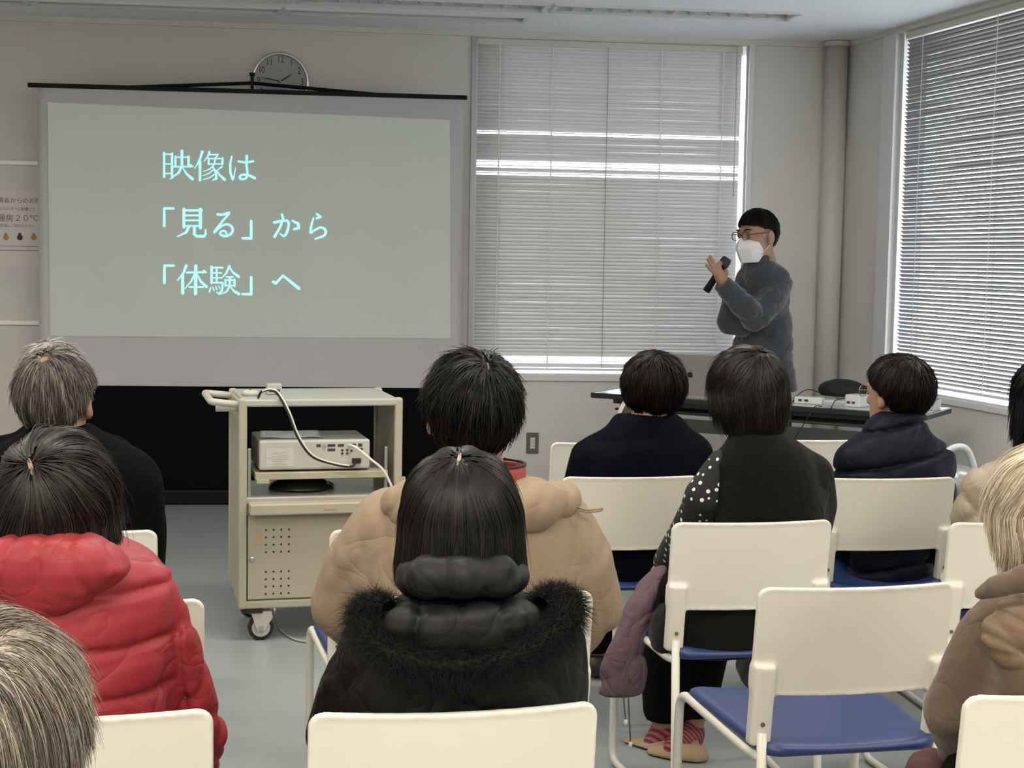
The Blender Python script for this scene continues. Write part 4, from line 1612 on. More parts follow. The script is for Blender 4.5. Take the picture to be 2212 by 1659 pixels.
def hand_chain(w, d, side, up=np.array([0, 0, 1.0]), sc=1.0):
    """relaxed hand: wrist point w, pointing d; returns list of chains"""
    d = np.array(d, float) / np.linalg.norm(d)
    s = np.cross(d, up)
    s /= np.linalg.norm(s)
    s *= side
    u = np.cross(s, d) * side
    out = []
    for k, (o, ln) in enumerate(((-.030, .072), (-.010, .082), (.010, .078), (.028, .062))):
        b = w + d * .085 * sc + s * o * sc
        m_ = b + d * ln * .5 * sc - u * .012 * sc
        e = m_ + d * ln * .42 * sc - u * .03 * sc
        out.append([(*(w + s * o * .6 * sc), .016 * sc), (*b, .0125 * sc), (*m_, .0095 * sc), (*e, .008 * sc)])
    th = w + d * .03 * sc - s * .03 * sc
    out.append([(*w, .017 * sc), (*th, .014 * sc), (*(th + d * .04 * sc - s * .022 * sc - u * .01 * sc), .0105 * sc), (*(th + d * .068 * sc - s * .02 * sc - u * .02 * sc), .0085 * sc)])
    return out


SH = [0.0, 0.0, 0.0]


def PQ(px, py, dy):
    """point on the slanted back plane of the person being built"""
    q = P(px, py, SH[2] + dy)
    for _ in range(3):
        q = P(px, py, SH[2] + dy + (q[0] - SH[0]) * SH[1])
    return q


def person(label, Y, head, rows, arms, jm, disp=None, hs=1.0, res=.008, legs=None, heading=0.0, trous=M_trous, shoe=M_shoe, jname='jacket', collar=None, nofeet=False, armblend=.05, turn=11):
    """head=(px, py_top, dy, hair top height above head centre, yaw, pitch, roll); rows=[(py,xl,xr,halfdepth[,dy])]; arms=[[(px,py,dy,r),...],...]"""
    R = []
    for q in rows:
        a, b = P(q[1], q[0], Y), P(q[2], q[0], Y)
        R.append(((a[2] + b[2]) / 2, (a[0] + b[0]) / 2, (b[0] - a[0]) / 2, Y + (q[4] if len(q) > 4 else 0), q[3]))
    R.sort()
    if R[0][0] > .47:
        R.insert(0, (.46, R[0][1], R[0][2] * .96, R[0][3], R[0][4]))
    px, pt, hdy, htop, yaw, pit, rol = head
    hp = P(px, pt, Y + hdy)
    Rh = rot(math.radians(yaw), math.radians(pit), math.radians(rol))
    hc = hp - np.array([0, 0, htop * hs])
    xc = R[0][1]
    root = thing('person', label, 'person', loc=(xc, Y, 0))
    SH[:] = [R[-1][1], math.tan(math.radians(turn)), Y]
    AR = [[(*PQ(q[0], q[1], q[2]), q[3]) for q in a] for a in arms]
    top = R[-1]
    nb = np.array([top[1], top[3] + .0, top[0] - .05])
    # legs
    if legs is None:
        ch, sh_ = math.cos(math.radians(heading)), math.sin(math.radians(heading))

        def lp(x, y, z, r):
            return (xc + x * ch - y * sh_, Y + x * sh_ + y * ch, z, r)

        legs = [[lp(s * .085, .0, .535, .082), lp(s * .10, .36, .515, .060), lp(s * .10, .37, .10, .040)] for s in (-1, 1)]
        feet = [[lp(s * .10, .35, .045, .034), lp(s * .11, .52, .036, .030)] for s in (-1, 1)]
    else:
        legs, feet = legs
    HN = []
    for si, a in zip((-1, 1), AR):
        w, v = np.array(a[-1][:3]), np.array(a[-1][:3]) - np.array(a[-2][:3])
        HN += hand_chain(w, v, si)

    def f_body(p):
        d = loft(p, [(z, x, w * .80, y, dd * .80) for z, x, w, y, dd in R if z < top[0] - .02], sh=SH)
        r = .19 * hs

        def fh(q):
            e = f_head(((q - hc) / hs) @ Rh) * hs
            return smin(e, rc(q, hc + Rh @ np.array([0, -.018, -.05]) * hs, nb, .054 * hs, .062 * hs), .025)

        lo = np.minimum(hc - r, nb - .1)
        hi = np.maximum(hc + r, nb + .1)
        d = smin(d, sub(p, lo, hi, fh, .15), .03)
        for a in AR:
            d = smin(d, chain_b(p, [(x, y, z, max(.026, rr * .55)) for x, y, z, rr in a]), .03)
        for a in HN:
            d = smin(d, chain_b(p, a, .03), .006)
        for a, f in zip(legs, feet):
            d = smin(d, chain_b(p, [(x, y, z, rr * .8) for x, y, z, rr in a]), .02)
            d = smin(d, chain_b(p, [a[-1][:3] + (.032,), *[(x, y, z, rr * .8) for x, y, z, rr in f]]), .01)
        return d

    pts = np.array([q for a in AR + HN + legs + feet for q in a])
    lo = np.minimum(pts[:, :3].min(0) - .1, [R[0][1] - .3, Y - .24, .003])
    hi = np.maximum(pts[:, :3].max(0) + .1, [R[0][1] + .3, Y + .24, hc[2] + .15 * hs])
    lo = np.minimum(lo, hc - .16 * hs)
    lo[2] = .004
    hi = np.maximum(hi, hc + .16 * hs)
    V, F = nets(f_body, lo, hi, res)
    part('body', V, F, M_skin, root, world=True)

    def f_jacket(p):
        d = loft(p, R, sh=SH)
        for a in AR:
            d = smin(d, chain_b(p, a[:]), armblend)
        if collar:
            d = smin(d, sub(p, nb - .25, nb + .25, lambda q: collar(q, nb, hc), .1), .02)
        if disp is not None:
            m_ = np.abs(d) < .05
            d[m_] += disp(p[m_])
        return d

    lo = np.array([min(min(x - w for _, x, w, _, _ in R), pts[:, 0].min()) - .1, Y - .3, R[0][0] - .03])
    hi = np.array([max(max(x + w for _, x, w, _, _ in R), pts[:, 0].max()) + .1, max(Y + .3, max(q[1] for a in AR for q in a) + .1), R[-1][0] + .06])
    lo[2] = min(lo[2], min(q[2] - q[3] for a in AR for q in a) - .02)
    V, F = nets(f_jacket, lo, hi, res)
    part(jname, V, F, jm, root, world=True)
    if not nofeet:
        def f_tr(p):
            d = el(p, (xc, Y + .01, .54), (.175, .13, .10))
            for a in legs:
                d = smin(d, chain_b(p, [(x, y, z, rr + .012) for x, y, z, rr in a]), .03)
            return np.maximum(d, .085 - p[:, 2]) + .004 * wav(p, 5, 40)
        L_ = np.array([q for a in legs for q in a])
        V, F = nets(f_tr, np.minimum(L_[:, :3].min(0) - .12, [xc - .2, Y - .15, .0]), np.maximum(L_[:, :3].max(0) + .12, [xc + .2, Y + .15, .66]), .010)
        part('trousers', V, F, trous, root, world=True)
        for a in feet:
            def f_sh(p, a=a):
                d = chain(p, [(x, y, z, rr + .008) for x, y, z, rr in a])
                return smax(d, .004 - p[:, 2], .006)
            A_ = np.array(a)
            V, F = nets(f_sh, A_[:, :3].min(0) - .06, A_[:, :3].max(0) + .06, .007)
            part('shoe', V, F, shoe, root, world=True)
    return root, hc, Rh, R, AR, nb


def blob(name, parent, fn, lo, hi, res, m, label=None, world=True):
    V, F = nets(fn, lo, hi, res)
    return part(name, V, F, m, parent, world=world, label=label)


def hx(width, Y):
    return width / 2 * Y / FPX


SHORT = (-.083, -.078, -.045, .012, .02, .06, .07)
# --- woman in the black parka ------------------------------------------------
M_parka = mat('black_parka_cloth', (0.0033, 0.0033, 0.0033), .62, spec=.22, bump=(120, .12, .002), folds=(5, .014))
M_hoodc = mat('black_satin_hood', (0.00595, 0.00595, 0.0056), .55, spec=.3, folds=(5, .007))
M_fur = hair_mat('black_fur', [(0, (.003, .003, .003)), (.6, (.006, .006, .006)), (1, (.02, .02, .019))], .65, .25)
Y = CHPOS['parka'][1] + .20
root, hc, Rh, R, AR, nb = person('person with straight black bob in black parka with fur-trimmed hood, seated in the centre', Y, (997, 968, 0.0, .132, 4, -4, 0),
    [(1262, 885, 1110, .090), (1288, 868, 1130, .095), (1302, 840, 1165, .105), (1330, 800, 1210, .13), (1370, 775, 1240, .145), (1450, 755, 1250, .15), (1560, 750, 1252, .152), (1700, 755, 1250, .15)],
    [[(818, 1385, 0, .054), (770, 1480, .02, .055), (727, 1588, .06, .051), (790, 1760, .28, .045)], [(1190, 1385, 0, .050), (1205, 1480, .02, .046), (1207, 1600, .06, .042), (1130, 1760, .28, .042)]],
    M_parka, lambda p: creases(p, 11, 26, .009) + .003 * wav(p, 12, 30), res=.0065, armblend=.03)
rad = (hx(262, Y), .112, .106)
cr = (-.06, -.50, .86)
hair('hair', root, hc, Rh, 1.0, rad, M_hblack, crown=cr, style='bob', zlim=(-.040, -.042, -.055, -.062, -.065, .03, .05), n=5200, seed=21, r=.00075, L=(.09, .24), lift=.002, jit=.008, tone=(.36, .17), captone=.25, flare=.55, curl=.0, npt=12, fly=.02, flyl=.008)
parting(root, hc, Rh, 1.0, rad, cr, (.034, .006), 1.35, mat('scalp', (.30, .23, .155), .7))


def f_pcollar(p):
    pts = [(*PQ(x, y, dy), r_) for x, y, dy, r_ in ((902, 1256, .02, .024), (898, 1249, -.05, .028), (925, 1246, -.112, .029), (1000, 1245, -.135, .029), (1075, 1243, -.112, .029), (1098, 1243, -.05, .028), (1092, 1250, .02, .024))]
    d = None
    for a_, b_ in zip(pts[:-1], pts[1:]):
        e = rc(p, a_[:3], b_[:3], a_[3], b_[3])
        d = e if d is None else smin(d, e, .02)
    return d + creases(p, 33, 30, .006, aniso=(.6, 1, 1.6))


c = PQ(1000, 1246, -.06)
blob('collar', root, f_pcollar, c - np.array([.17, .14, .07]), c + np.array([.17, .15, .07]), .0045, M_hoodc)


def f_hood(p):
    rows_ = [(1296, 862, 1138, .05), (1318, 835, 1165, .058), (1345, 822, 1172, .06), (1380, 836, 1160, .055), (1412, 870, 1130, .04)]
    RR = []
    for a_, b_, c_, hd in rows_:
        q, w = PQ(b_, a_, -.115), PQ(c_, a_, -.115)
        RR.append(((q[2] + w[2]) / 2, (q[0] + w[0]) / 2, (w[0] - q[0]) / 2, SH[2] - .112, hd))
    RR.sort()
    fan = np.abs(np.sin(9 * np.arctan2(p[:, 0] - SH[0], .16 + RR[-1][0] - p[:, 2]) + 1.3 * wav(p, 9, 14)))
    return loft(p, RR, sh=SH) + .007 * (1 - fan) ** 2 + creases(p, 31, 30, .009, aniso=(1.3, 1, .5))


c = PQ(1000, 1350, -.115)
blob('hood', root, f_hood, c - np.array([.2, .12, .1]), c + np.array([.2, .12, .1]), .0045, M_hoodc)
fp = [PQ(x, y, dy) for x, y, dy in ((840, 1320, -.10), (802, 1309, -.07), (785, 1328, -.08), (800, 1372, -.12), (850, 1415, -.155), (930, 1436, -.165), (1020, 1436, -.168), (1110, 1418, -.165), (1180, 1378, -.14), (1222, 1332, -.10), (1226, 1298, -.06), (1195, 1290, -.06), (1165, 1310, -.09))]
fur('fur_trim', root, spline(fp, 8), .021, M_fur, 15000, 5, L=.031, r=.0006)
tf = [PQ(x, y, dy) for x, y, dy in ((800, 1300, -.07), (815, 1303, -.075), (830, 1312, -.08))]
fur('fur_tuft', root, spline(tf, 5), .006, M_fur, 160, 6, L=.040, r=.0010)

# --- man in the tan jacket ---------------------------------------------------
M_tanj = mat('tan_cotton', (0.247, 0.1809, 0.1178), .8, bump=(60, .10, .002), var=(6, .04), folds=(3.4, .010))
M_redc = mat('red_collar', (0.288, 0.06, 0.044), .8)
M_maroon = mat('maroon_edge', (.05, .012, .012), .8)
Y = CHPOS['tan'][1] + .20
root, hc, Rh, R, AR, nb = person('person with short black hair in a puffy tan jacket', Y, (1021, 757, 0.0, .132, 8, 2, 0),
    [(1022, 962, 1112, .078), (1040, 905, 1165, .10), (1062, 850, 1225, .125), (1100, 815, 1255, .145), (1160, 795, 1270, .16), (1260, 790, 1275, .165), (1400, 790, 1275, .165), (1500, 800, 1270, .16)],
    [[(845, 1135, 0, .078), (795, 1210, .02, .084), (757, 1300, .06, .083), (850, 1420, .28, .058)], [(1195, 1135, 0, .078), (1238, 1215, .02, .082), (1270, 1310, .06, .078), (1180, 1425, .28, .058)]],
    M_tanj, lambda p: creases(p, 41, 17, .014) + creases(p, 42, 38, .005) + .006 * wav(p, 43, 14), res=.0075)
hr = (hx(207, Y), .115, .108)
hair('hair', root, hc, Rh, 1.0, hr, M_hblack, crown=(.22, -.55, .80), zlim=(-.120, -.115, -.045, .022, .03, .05, .06), n=4600, seed=22, r=.0009, L=(.035, .085), lift=.005, jit=.010, tone=(.36, .24), captone=.12, fly=.12, flyl=.014, grav=.22, wave=.05)
parting(root, hc, Rh, 1.0, hr, (.22, -.62, .76), (.022, .004), 1.8, mat('scalp_shadow', (.10, .075, .05), .7))
c = P(1050, 1020, Y + .0)
for nm, mm, z0, z1, rr in (('collar', M_redc, -.032, .014, .082), ('collar_edge', M_maroon, .014, .022, .083)):
    blob(nm, root, lambda p, z0=z0, z1=z1, rr=rr: np.maximum(np.maximum(np.abs(np.hypot((p[:, 0] - nb[0]) / 1.08, p[:, 1] - nb[1]) - rr) - .004, z0 - (p[:, 2] - c[2])), (p[:, 2] - c[2]) - z1), c - .14, c + .14, .0045, mm)


def f_thood(p):
    pts = [(*PQ(x, y, dy), r_) for x, y, dy, r_ in ((850, 1082, -.03, .030), (880, 1092, -.075, .045), (960, 1118, -.125, .050), (1060, 1122, -.135, .050), (1150, 1090, -.11, .048), (1215, 1080, -.06, .034), (1235, 1085, -.03, .018))]
    d = None
    for a, b in zip(pts[:-1], pts[1:]):
        e = rc(p, a[:3], b[:3], a[3], b[3])
        d = e if d is None else smin(d, e, .03)
    return d + creases(p, 51, 36, .012)


c = PQ(1040, 1095, -.08)
blob('hood', root, f_thood, c - np.array([.25, .14, .12]), c + np.array([.25, .16, .12]), .0055, M_tanj)
dc = [PQ(x, y, dy) for x, y, dy in ((1232, 1084, -.07), (1246, 1094, -.09), (1270, 1101, -.10), (1299, 1098, -.10), (1297, 1103, -.10), (1270, 1106, -.10), (1244, 1100, -.09))]
MB().tube([q - np.array(root.location) for q in spline(dc, 6)], .0022, 6).build('drawcord', M_tanj, root, smooth=True)
mk = [hc + Rh @ np.array(q) for q in ((-.078, .0, -.030), (-.079, -.008, -.010), (-.083, -.014, .012))]
MB().tube([q - np.array(root.location) for q in spline([hc + Rh @ np.array(q) for q in ((-.064, .06, -.06), (-.073, .02, -.045), (-.0775, -.018, -.02), (-.078, -.020, .012))], 6)], .0022, 6).build('mask_strap', M_wbox, root, smooth=True)

# --- grey-haired man in black, left ------------------------------------------
M_blackj = mat('black_wool', (0.002552, 0.00264, 0.00286), .9, spec=.06, folds=(5, .010))
Y = CHPOS['black'][1] + .20
root, hc, Rh, R, AR, nb = person('person with thinning grey-brown hair in a black jacket seated at the left', Y, (121, 757, 0.02, .125, -4, -3, 0),
    [(918, 72, 196, .075), (932, 58, 206, .085), (950, 20, 250, .10), (985, -50, 292, .13), (1050, -78, 315, .145), (1150, -85, 325, .155), (1300, -85, 325, .15)],
    [[(282, 1045, 0, .072), (298, 1120, .03, .064), (300, 1205, .08, .058), (220, 1260, .33, .045)], [(-50, 1045, 0, .072), (-65, 1120, .03, .064), (-68, 1205, .08, .058), (20, 1260, .33, .045)]],
    M_blackj, lambda p: creases(p, 61, 15, .008), res=.0085)
hr = (hx(164, Y), .110, .103)
hair('hair', root, hc, Rh, 1.0, hr, M_hsalt, crown=(-.03, -.62, .78), zlim=(-.095, -.09, -.035, .032, .035, .06, .07), n=4200, seed=23, r=.0010, L=(.03, .07), lift=.004, jit=.009, tone=(.42, .22), captone=.30, bald=(.014, .05), fly=.07, flyl=.010, grav=.3, wave=.05, cpow=.75)
parting(root, hc, Rh, 1.0, hr, (-.03, -.62, .78), (.06, .06), .15, mat('pink_scalp', (.24, .145, .095), .6), off=-.0045)

# --- person ahead of him ------------------------------------------------------
Y = 4.55
root, hc, Rh, R, AR, nb = person('person with wispy pale hair mostly hidden behind the grey-brown head at the left', Y, (112, 735, 0.0, .128, 0, 0, 0),
    [(905, 70, 160, .075), (925, 50, 190, .085), (945, 20, 235, .10), (985, -30, 275, .12), (1050, -40, 285, .14), (1200, -40, 285, .14)],
    [[(245, 985, 0, .055), (262, 1060, .03, .055), (258, 1130, .08, .05), (190, 1160, .33, .04)], [(-5, 985, 0, .055), (-22, 1060, .03, .055), (-18, 1130, .08, .05), (50, 1160, .33, .04)]],
    M_blackj, lambda p: creases(p, 66, 15, .008), res=.010)
hair('hair', root, hc, Rh, 1.0, (hx(134, Y), .105, .103), M_hwhite, crown=(0, -.4, .91), n=1500, seed=24, r=.0011, L=(.04, .09), lift=.007, jit=.012, tone=(.5, .2), captone=.45, fly=.2, flyl=.02)
zp = PQ(280, 983, -.10)
MB().lathe([(.004, -.007), (.006, -.004), (.006, .004), (.004, .007)], 10, o=zp - np.array(root.location)).build('white_button', M_wbox, root, smooth=True, label='small white button')

# --- woman in red --------------------------------------------------------------
M_red = mat('red_nylon', (.25, .021, .027), .5, spec=.3, bump=(50, .12, .003), folds=(4.5, .009))
Y = CHPOS['red'][1] + .20


def quilt(p, T, ph, amp, warp, seed, ax=2, lo=None):
    z = p[:, ax] + warp * wav(p, seed, 9) + .35 * warp * wav(p, seed + 1, 30)
    c = np.abs(np.sin(math.pi * (z + ph) / T))
    dz = np.arcsin(np.clip(c, 0, 1)) * T / math.pi
    return amp * (.8 * np.exp(-(dz / .007) ** 2) + .4 * (1 - np.sqrt(c)))


def red_disp(p):
    xr = p[:, 0] - SH[0]
    m_ = np.clip((.178 - np.abs(xr)) / .012, 0, 1)
    z = p[:, 2] + .012 * wav(p, 71, 8) + .004 * wav(p, 75, 34) + .10 * np.abs(xr) * np.clip(.9 - p[:, 2], 0, .2)
    dz = (z + .005) / .076
    dz = np.abs(dz - np.round(dz)) * .076
    q = .009 * np.exp(-(dz / .0065) ** 2) - .003 * np.clip(dz / .038, 0, 1)
    arm = .008 * np.exp(-((np.abs(xr) - .178 + .02 * (p[:, 2] - .8)) / .006) ** 2)
    c = creases(p, 72, 30, .012, aniso=(1, 1, 1.8))
    return m_ * q + arm + c * (.5 + .8 * (1 - m_)) + .003 * wav(p, 76, 28)


root, hc, Rh, R, AR, nb = person('person with dark brown hair in a red padded hooded jacket seated at the left', Y, (118, 930, 0.02, .130, 4, 8, 4),
    [(1155, 20, 215, .09), (1180, -40, 270, .11), (1215, -85, 320, .13), (1260, -110, 348, .145), (1340, -120, 356, .155), (1450, -122, 358, .16), (1560, -120, 356, .16), (1700, -120, 356, .155)],
    [[(342, 1290, 0, .042), (368, 1370, .02, .040), (402, 1470, .05, .039), (436, 1585, .09, .042), (405, 1730, .30, .040)], [(-105, 1290, 0, .042), (-131, 1370, .02, .040), (-165, 1470, .05, .039), (-199, 1585, .09, .042), (-160, 1730, .30, .040)]],
    M_red, lambda p: red_disp(p), res=.006, armblend=.03)
hair('hair', root, hc, Rh, 1.0, (hx(262, Y), .115, .106), M_hbrown, crown=(-.20, -.66, .72), style='bob', zlim=(-.085, -.085, -.095, -.10, -.09, .03, .05), n=5200, seed=25, r=.0008, L=(.07, .2), lift=.004, jit=.016, tone=(.36, .2), captone=.22, flare=1.6, npt=12, fly=.05, flyl=.016, twist=-2.2, wave=.05)
parting(root, hc, Rh, 1.0, (hx(262, Y), .115, .106), (-.20, -.68, .70), (.035, .007), 1.9, mat('warm_scalp', (.22, .15, .09), .7))


def f_rhood(p):
    rows_ = [(1152, 10, 226, .055), (1190, -58, 285, .07), (1222, -75, 302, .072), (1262, -45, 262, .066), (1300, 20, 196, .055), (1335, 80, 135, .035), (1345, 95, 120, .02)]
    RR = []
    for a, b, c_, hd in rows_:
        q, w = PQ(b, a, -.11), PQ(c_, a, -.11)
        RR.append(((q[2] + w[2]) / 2, (q[0] + w[0]) / 2, (w[0] - q[0]) / 2, Y - .105, hd))
    RR.sort()
    d = loft(p, RR)
    th = np.arctan2(p[:, 0] - RR[-1][1], RR[-1][0] + .12 - p[:, 2])
    c = np.abs(np.sin(th * 9.5 + 1.1 * wav(p, 8, 14)))
    return d + .006 * (1 - c) ** 3 + creases(p, 74, 30, .010, aniso=(1.4, 1, .6))


c = PQ(112, 1240, -.11)
blob('hood', root, f_rhood, c - np.array([.2, .12, .12]), c + np.array([.2, .12, .12]), .005, M_red)

# --- grey head in the foreground ---------------------------------------------
Y = 1.25
M_greyk = mat('dark_grey_knit', (.05, .05, .05), .9)
root, hc, Rh, R, AR, nb = person('person with long-combed grey hair in the bottom left foreground', Y, (-42, 1322, 0.0, .128, -6, 3, 0),
    [(2060, -200, 115, .085), (2150, -330, 245, .10), (2230, -470, 385, .13), (2500, -520, 430, .15), (2900, -520, 430, .15)],
    [[(330, 2260, 0, .055), (400, 2560, .04, .055), (380, 2800, .1, .05), (230, 2850, .3, .04)], [(-420, 2260, 0, .055), (-490, 2560, .04, .055), (-470, 2800, .1, .05), (-320, 2850, .3, .04)]],
    M_greyk, lambda p: creases(p, 81, 15, .008), res=.0085, jname='sweater')
hr = (hx(462, Y), .108, .104)
hair('hair', root, hc, Rh, 1.0, hr, M_hgrey, crown=(.24, -.66, .72), zlim=(-.15, -.15, -.12, -.05, .02, .06, .07), n=12000, seed=26, r=.00032, L=(.06, .17), lift=.004, jit=.012, tone=(.47, .2), captone=.26, bald=(.010, .012), npt=14, fly=.08, flyl=.012, wave=.06, grav=.34, cpow=.85)
parting(root, hc, Rh, 1.0, hr, (.24, -.66, .72), (.036, .030), 1.3, mat('lit_scalp', (.46, .29, .18), .55), off=-.0045)

# --- person in plain navy ------------------------------------------------------
M_navyj = mat('dark_navy_cloth', (0.001248, 0.002016, 0.00504), .8, spec=.06, bump=(80, .1, .002), folds=(5, .010))
Y = CHPOS['navy'][1] + .20
root, hc, Rh, R, AR, nb = person('person with short reddish-black hair in a plain dark navy jacket before the laptop', Y, (1413, 760, 0.02, .128, 5, -2, 0),
    [(893, 1330, 1462, .085), (906, 1318, 1482, .092), (918, 1312, 1488, .098), (935, 1285, 1500, .11), (965, 1262, 1515, .13), (1010, 1250, 1522, .14), (1100, 1248, 1522, .145), (1250, 1250, 1500, .14)],
    [[(1272, 985, 0, .056), (1258, 1040, .03, .058), (1262, 1110, .08, .055), (1320, 1150, .33, .045)], [(1502, 980, 0, .052), (1512, 1040, .03, .053), (1508, 1110, .08, .05), (1450, 1150, .33, .042)]],
    M_navyj, lambda p: creases(p, 91, 18, .008), res=.0085)
hair('hair', root, hc, Rh, 1.0, (hx(139, Y), .112, .104), M_hred, grav=.25, wave=.05, crown=(.02, -.45, .89), zlim=(-.14, -.135, -.10, -.045, .01, .05, .06), n=2800, seed=27, r=.0012, L=(.03, .07), lift=.004, jit=.009, tone=(.4, .22), captone=.2, fly=.08, flyl=.010)

# --- woman in the charcoal vest ---------------------------------------------
M_vest = mat('charcoal_fleece', (0.005, 0.0054, 0.005), .95, spec=.06, sheen=.06, bump=(150, .25, .003), folds=(4.5, .008))
M_dot = mat('black_sleeve_with_white_flecks', (.006, .006, .006), .85)
_nt = M_dot.node_tree
_tc = _nt.nodes.new('ShaderNodeTexCoord')
_vo = _nt.nodes.new('ShaderNodeTexVoronoi')
_vo.inputs['Scale'].default_value = 48
_vo.inputs['Randomness'].default_value = .45
_nt.links.new(_tc.outputs['Object'], _vo.inputs['Vector'])
_lt = _nt.nodes.new('ShaderNodeMath')
_lt.operation = 'LESS_THAN'
_lt.inputs[1].default_value = .25
_nt.links.new(_vo.outputs['Distance'], _lt.inputs[0])
_mxx = _nt.nodes.new('ShaderNodeMix')
_mxx.data_type = 'RGBA'
_mxx.inputs['A'].default_value = (.006, .006, .006, 1)
_mxx.inputs['B'].default_value = (.62, .6, .57, 1)
_nt.links.new(_lt.outputs[0], _mxx.inputs['Factor'])
_nt.links.new(_mxx.outputs['Result'], _nt.nodes['Principled BSDF'].inputs['Base Color'])
M_beige = mat('beige_shoe', (.30, .22, .13), .7)
Y = CHPOS['vest'][1] + .20


def pt(px, py, yy, r_):
    return (*P(px, py, yy), r_)


lg = ([[pt(1560, 1345, 3.95, .085), pt(1440, 1300, 4.36, .066), pt(1440, 1560, 4.36, .055), pt(1440, 1598, 4.36, .042)],
       [pt(1660, 1345, 3.97, .085), pt(1545, 1290, 4.42, .064), pt(1492, 1560, 4.40, .05), pt(1484, 1598, 4.40, .042)]],
      [[pt(1470, 1632, 4.30, .036), pt(1410, 1628, 4.34, .040), pt(1362, 1622, 4.38, .032)], [pt(1500, 1640, 4.24, .034), pt(1455, 1640, 4.26, .036), pt(1420, 1638, 4.28, .030)]])
root, hc, Rh, R, AR, nb = person('person with dark bobbed hair in a charcoal vest and fleck-patterned black sleeves', Y, (1617, 748, 0.03, .130, 14, -2, -4),
    [(930, 1580, 1690, .08), (945, 1570, 1715, .09), (965, 1558, 1745, .11), (1000, 1546, 1770, .13), (1060, 1545, 1785, .145), (1120, 1545, 1788, .155), (1200, 1535, 1780, .16), (1270, 1460, 1760, .165), (1330, 1400, 1740, .17), (1390, 1396, 1730, .17)],
    [[(1562, 1005, -.01, .032), (1530, 1075, .0, .036), (1505, 1135, .06, .034), (1450, 1212, .30, .022)], [(1758, 1025, 0, .050), (1768, 1090, .03, .048), (1760, 1160, .10, .04), (1680, 1210, .30, .03)]],
    M_vest, lambda p: creases(p, 101, 14, .008), res=.0075, legs=lg, shoe=M_beige, jname='vest')
hair('hair', root, hc, Rh, 1.0, (hx(168, Y), .112, .105), M_hbrown, crown=(.12, -.55, .83), style='bob', zlim=(-.105, -.10, -.09, -.08, -.06, .03, .05), n=3600, seed=28, r=.0010, L=(.06, .17), lift=.004, jit=.014, tone=(.32, .16), captone=.15, npt=11, fly=.06, flyl=.012, curl=18, flare=.4, wave=.08)
parting(root, hc, Rh, 1.0, (hx(168, Y), .112, .105), (.30, -.60, .74), (.018, .005), 1.7, mat('scalp_spot', (.14, .09, .06), .7))
sl = [(*(np.array(q[:3]) - np.array([.008, 0, 0])), q[3] + .020) for q in AR[0]]
sl[0] = (*(np.array(sl[0][:3]) + np.array([.012, 0, .0])), .046)
blob('sleeve', root, lambda p: chain(p, sl) + creases(p, 104, 25, .006), np.array(sl)[:, :3].min(0) - .07, np.array(sl)[:, :3].max(0) + .07, .006, M_dot, label='black sleeve with rows of white flecks')
M_sock = mat('pink_striped_sock', (.35, .035, .07), .85)
_nt = M_sock.node_tree
_tc = _nt.nodes.new('ShaderNodeTexCoord')
_wv = _nt.nodes.new('ShaderNodeTexWave')
_wv.inputs['Scale'].default_value = 22
_wv.bands_direction = 'DIAGONAL'
_rp = _nt.nodes.new('ShaderNodeValToRGB')
for _e, (_p, _c) in zip(_rp.color_ramp.elements, ((.35, (.07, .02, .025, 1)), (.65, (.32, .06, .09, 1)))):
    _e.position, _e.color = _p, _c
_nt.links.new(_tc.outputs['Object'], _wv.inputs['Vector'])
_nt.links.new(_wv.outputs['Fac'], _rp.inputs['Fac'])
_nt.links.new(_rp.outputs['Color'], _nt.nodes['Principled BSDF'].inputs['Base Color'])
for a, f in zip(*lg):
    s0, s1 = np.array(a[-1][:3]), np.array(f[1][:3])
    blob('sock', root, lambda p, s0=s0, s1=s1: rc(p, s0 + [0, 0, .02], s1 + [0, 0, .022], .052, .034), np.minimum(s0, s1) - .09, np.maximum(s0, s1) + .1, .007, M_sock)

# --- woman in the navy puffer -------------------------------------------------
M_puff = mat('navy_puffer_nylon', (0.00312, 0.00338, 0.01014), .55, spec=.13, bump=(60, .1, .002), folds=(5, .006))
Y = CHPOS['puffer'][1] + .20
root, hc, Rh, R, AR, nb = person('person with cropped dark hair and glasses in a navy puffer coat, turned to the left', Y, (1942, 766, 0.03, .128, 38, 0, 0),
    [(888, 1905, 1998, .08), (900, 1880, 2004, .09), (925, 1858, 2006, .10), (945, 1838, 2025, .12), (975, 1822, 2045, .135), (1020, 1815, 2052, .145), (1100, 1815, 2050, .15), (1180, 1822, 2020, .15), (1280, 1830, 2010, .14)],
    [[(1842, 1000, 0, .058), (1835, 1060, .04, .060), (1845, 1110, .1, .055), (1900, 1150, .33, .045)], [(2025, 995, 0, .054), (2030, 1060, .04, .052), (2022, 1110, .1, .05), (1970, 1150, .33, .045)]],
    M_puff, lambda p: quilt(p + np.array([0, 0, 0]) + p[:, :1] * np.array([0, 0, -.18]), .105, .052, .014, .008, 111) + creases(p, 112, 30, .004), res=.008)
hair('hair', root, hc, Rh, 1.0, (hx(133, Y), .112, .104), M_hred, grav=.25, wave=.05, crown=(.0, -.45, .89), zlim=(-.115, -.105, -.055, .000, .02, .05, .06), n=2600, seed=29, r=.0012, L=(.03, .06), lift=.003, jit=.008, tone=(.3, .2), captone=.1, fly=.08, flyl=.010)
cl = np.array([nb[0] - .0, nb[1], nb[2] + .03])
M_met = mat('glasses_metal', (.3, .3, .3), .3, metal=.8)


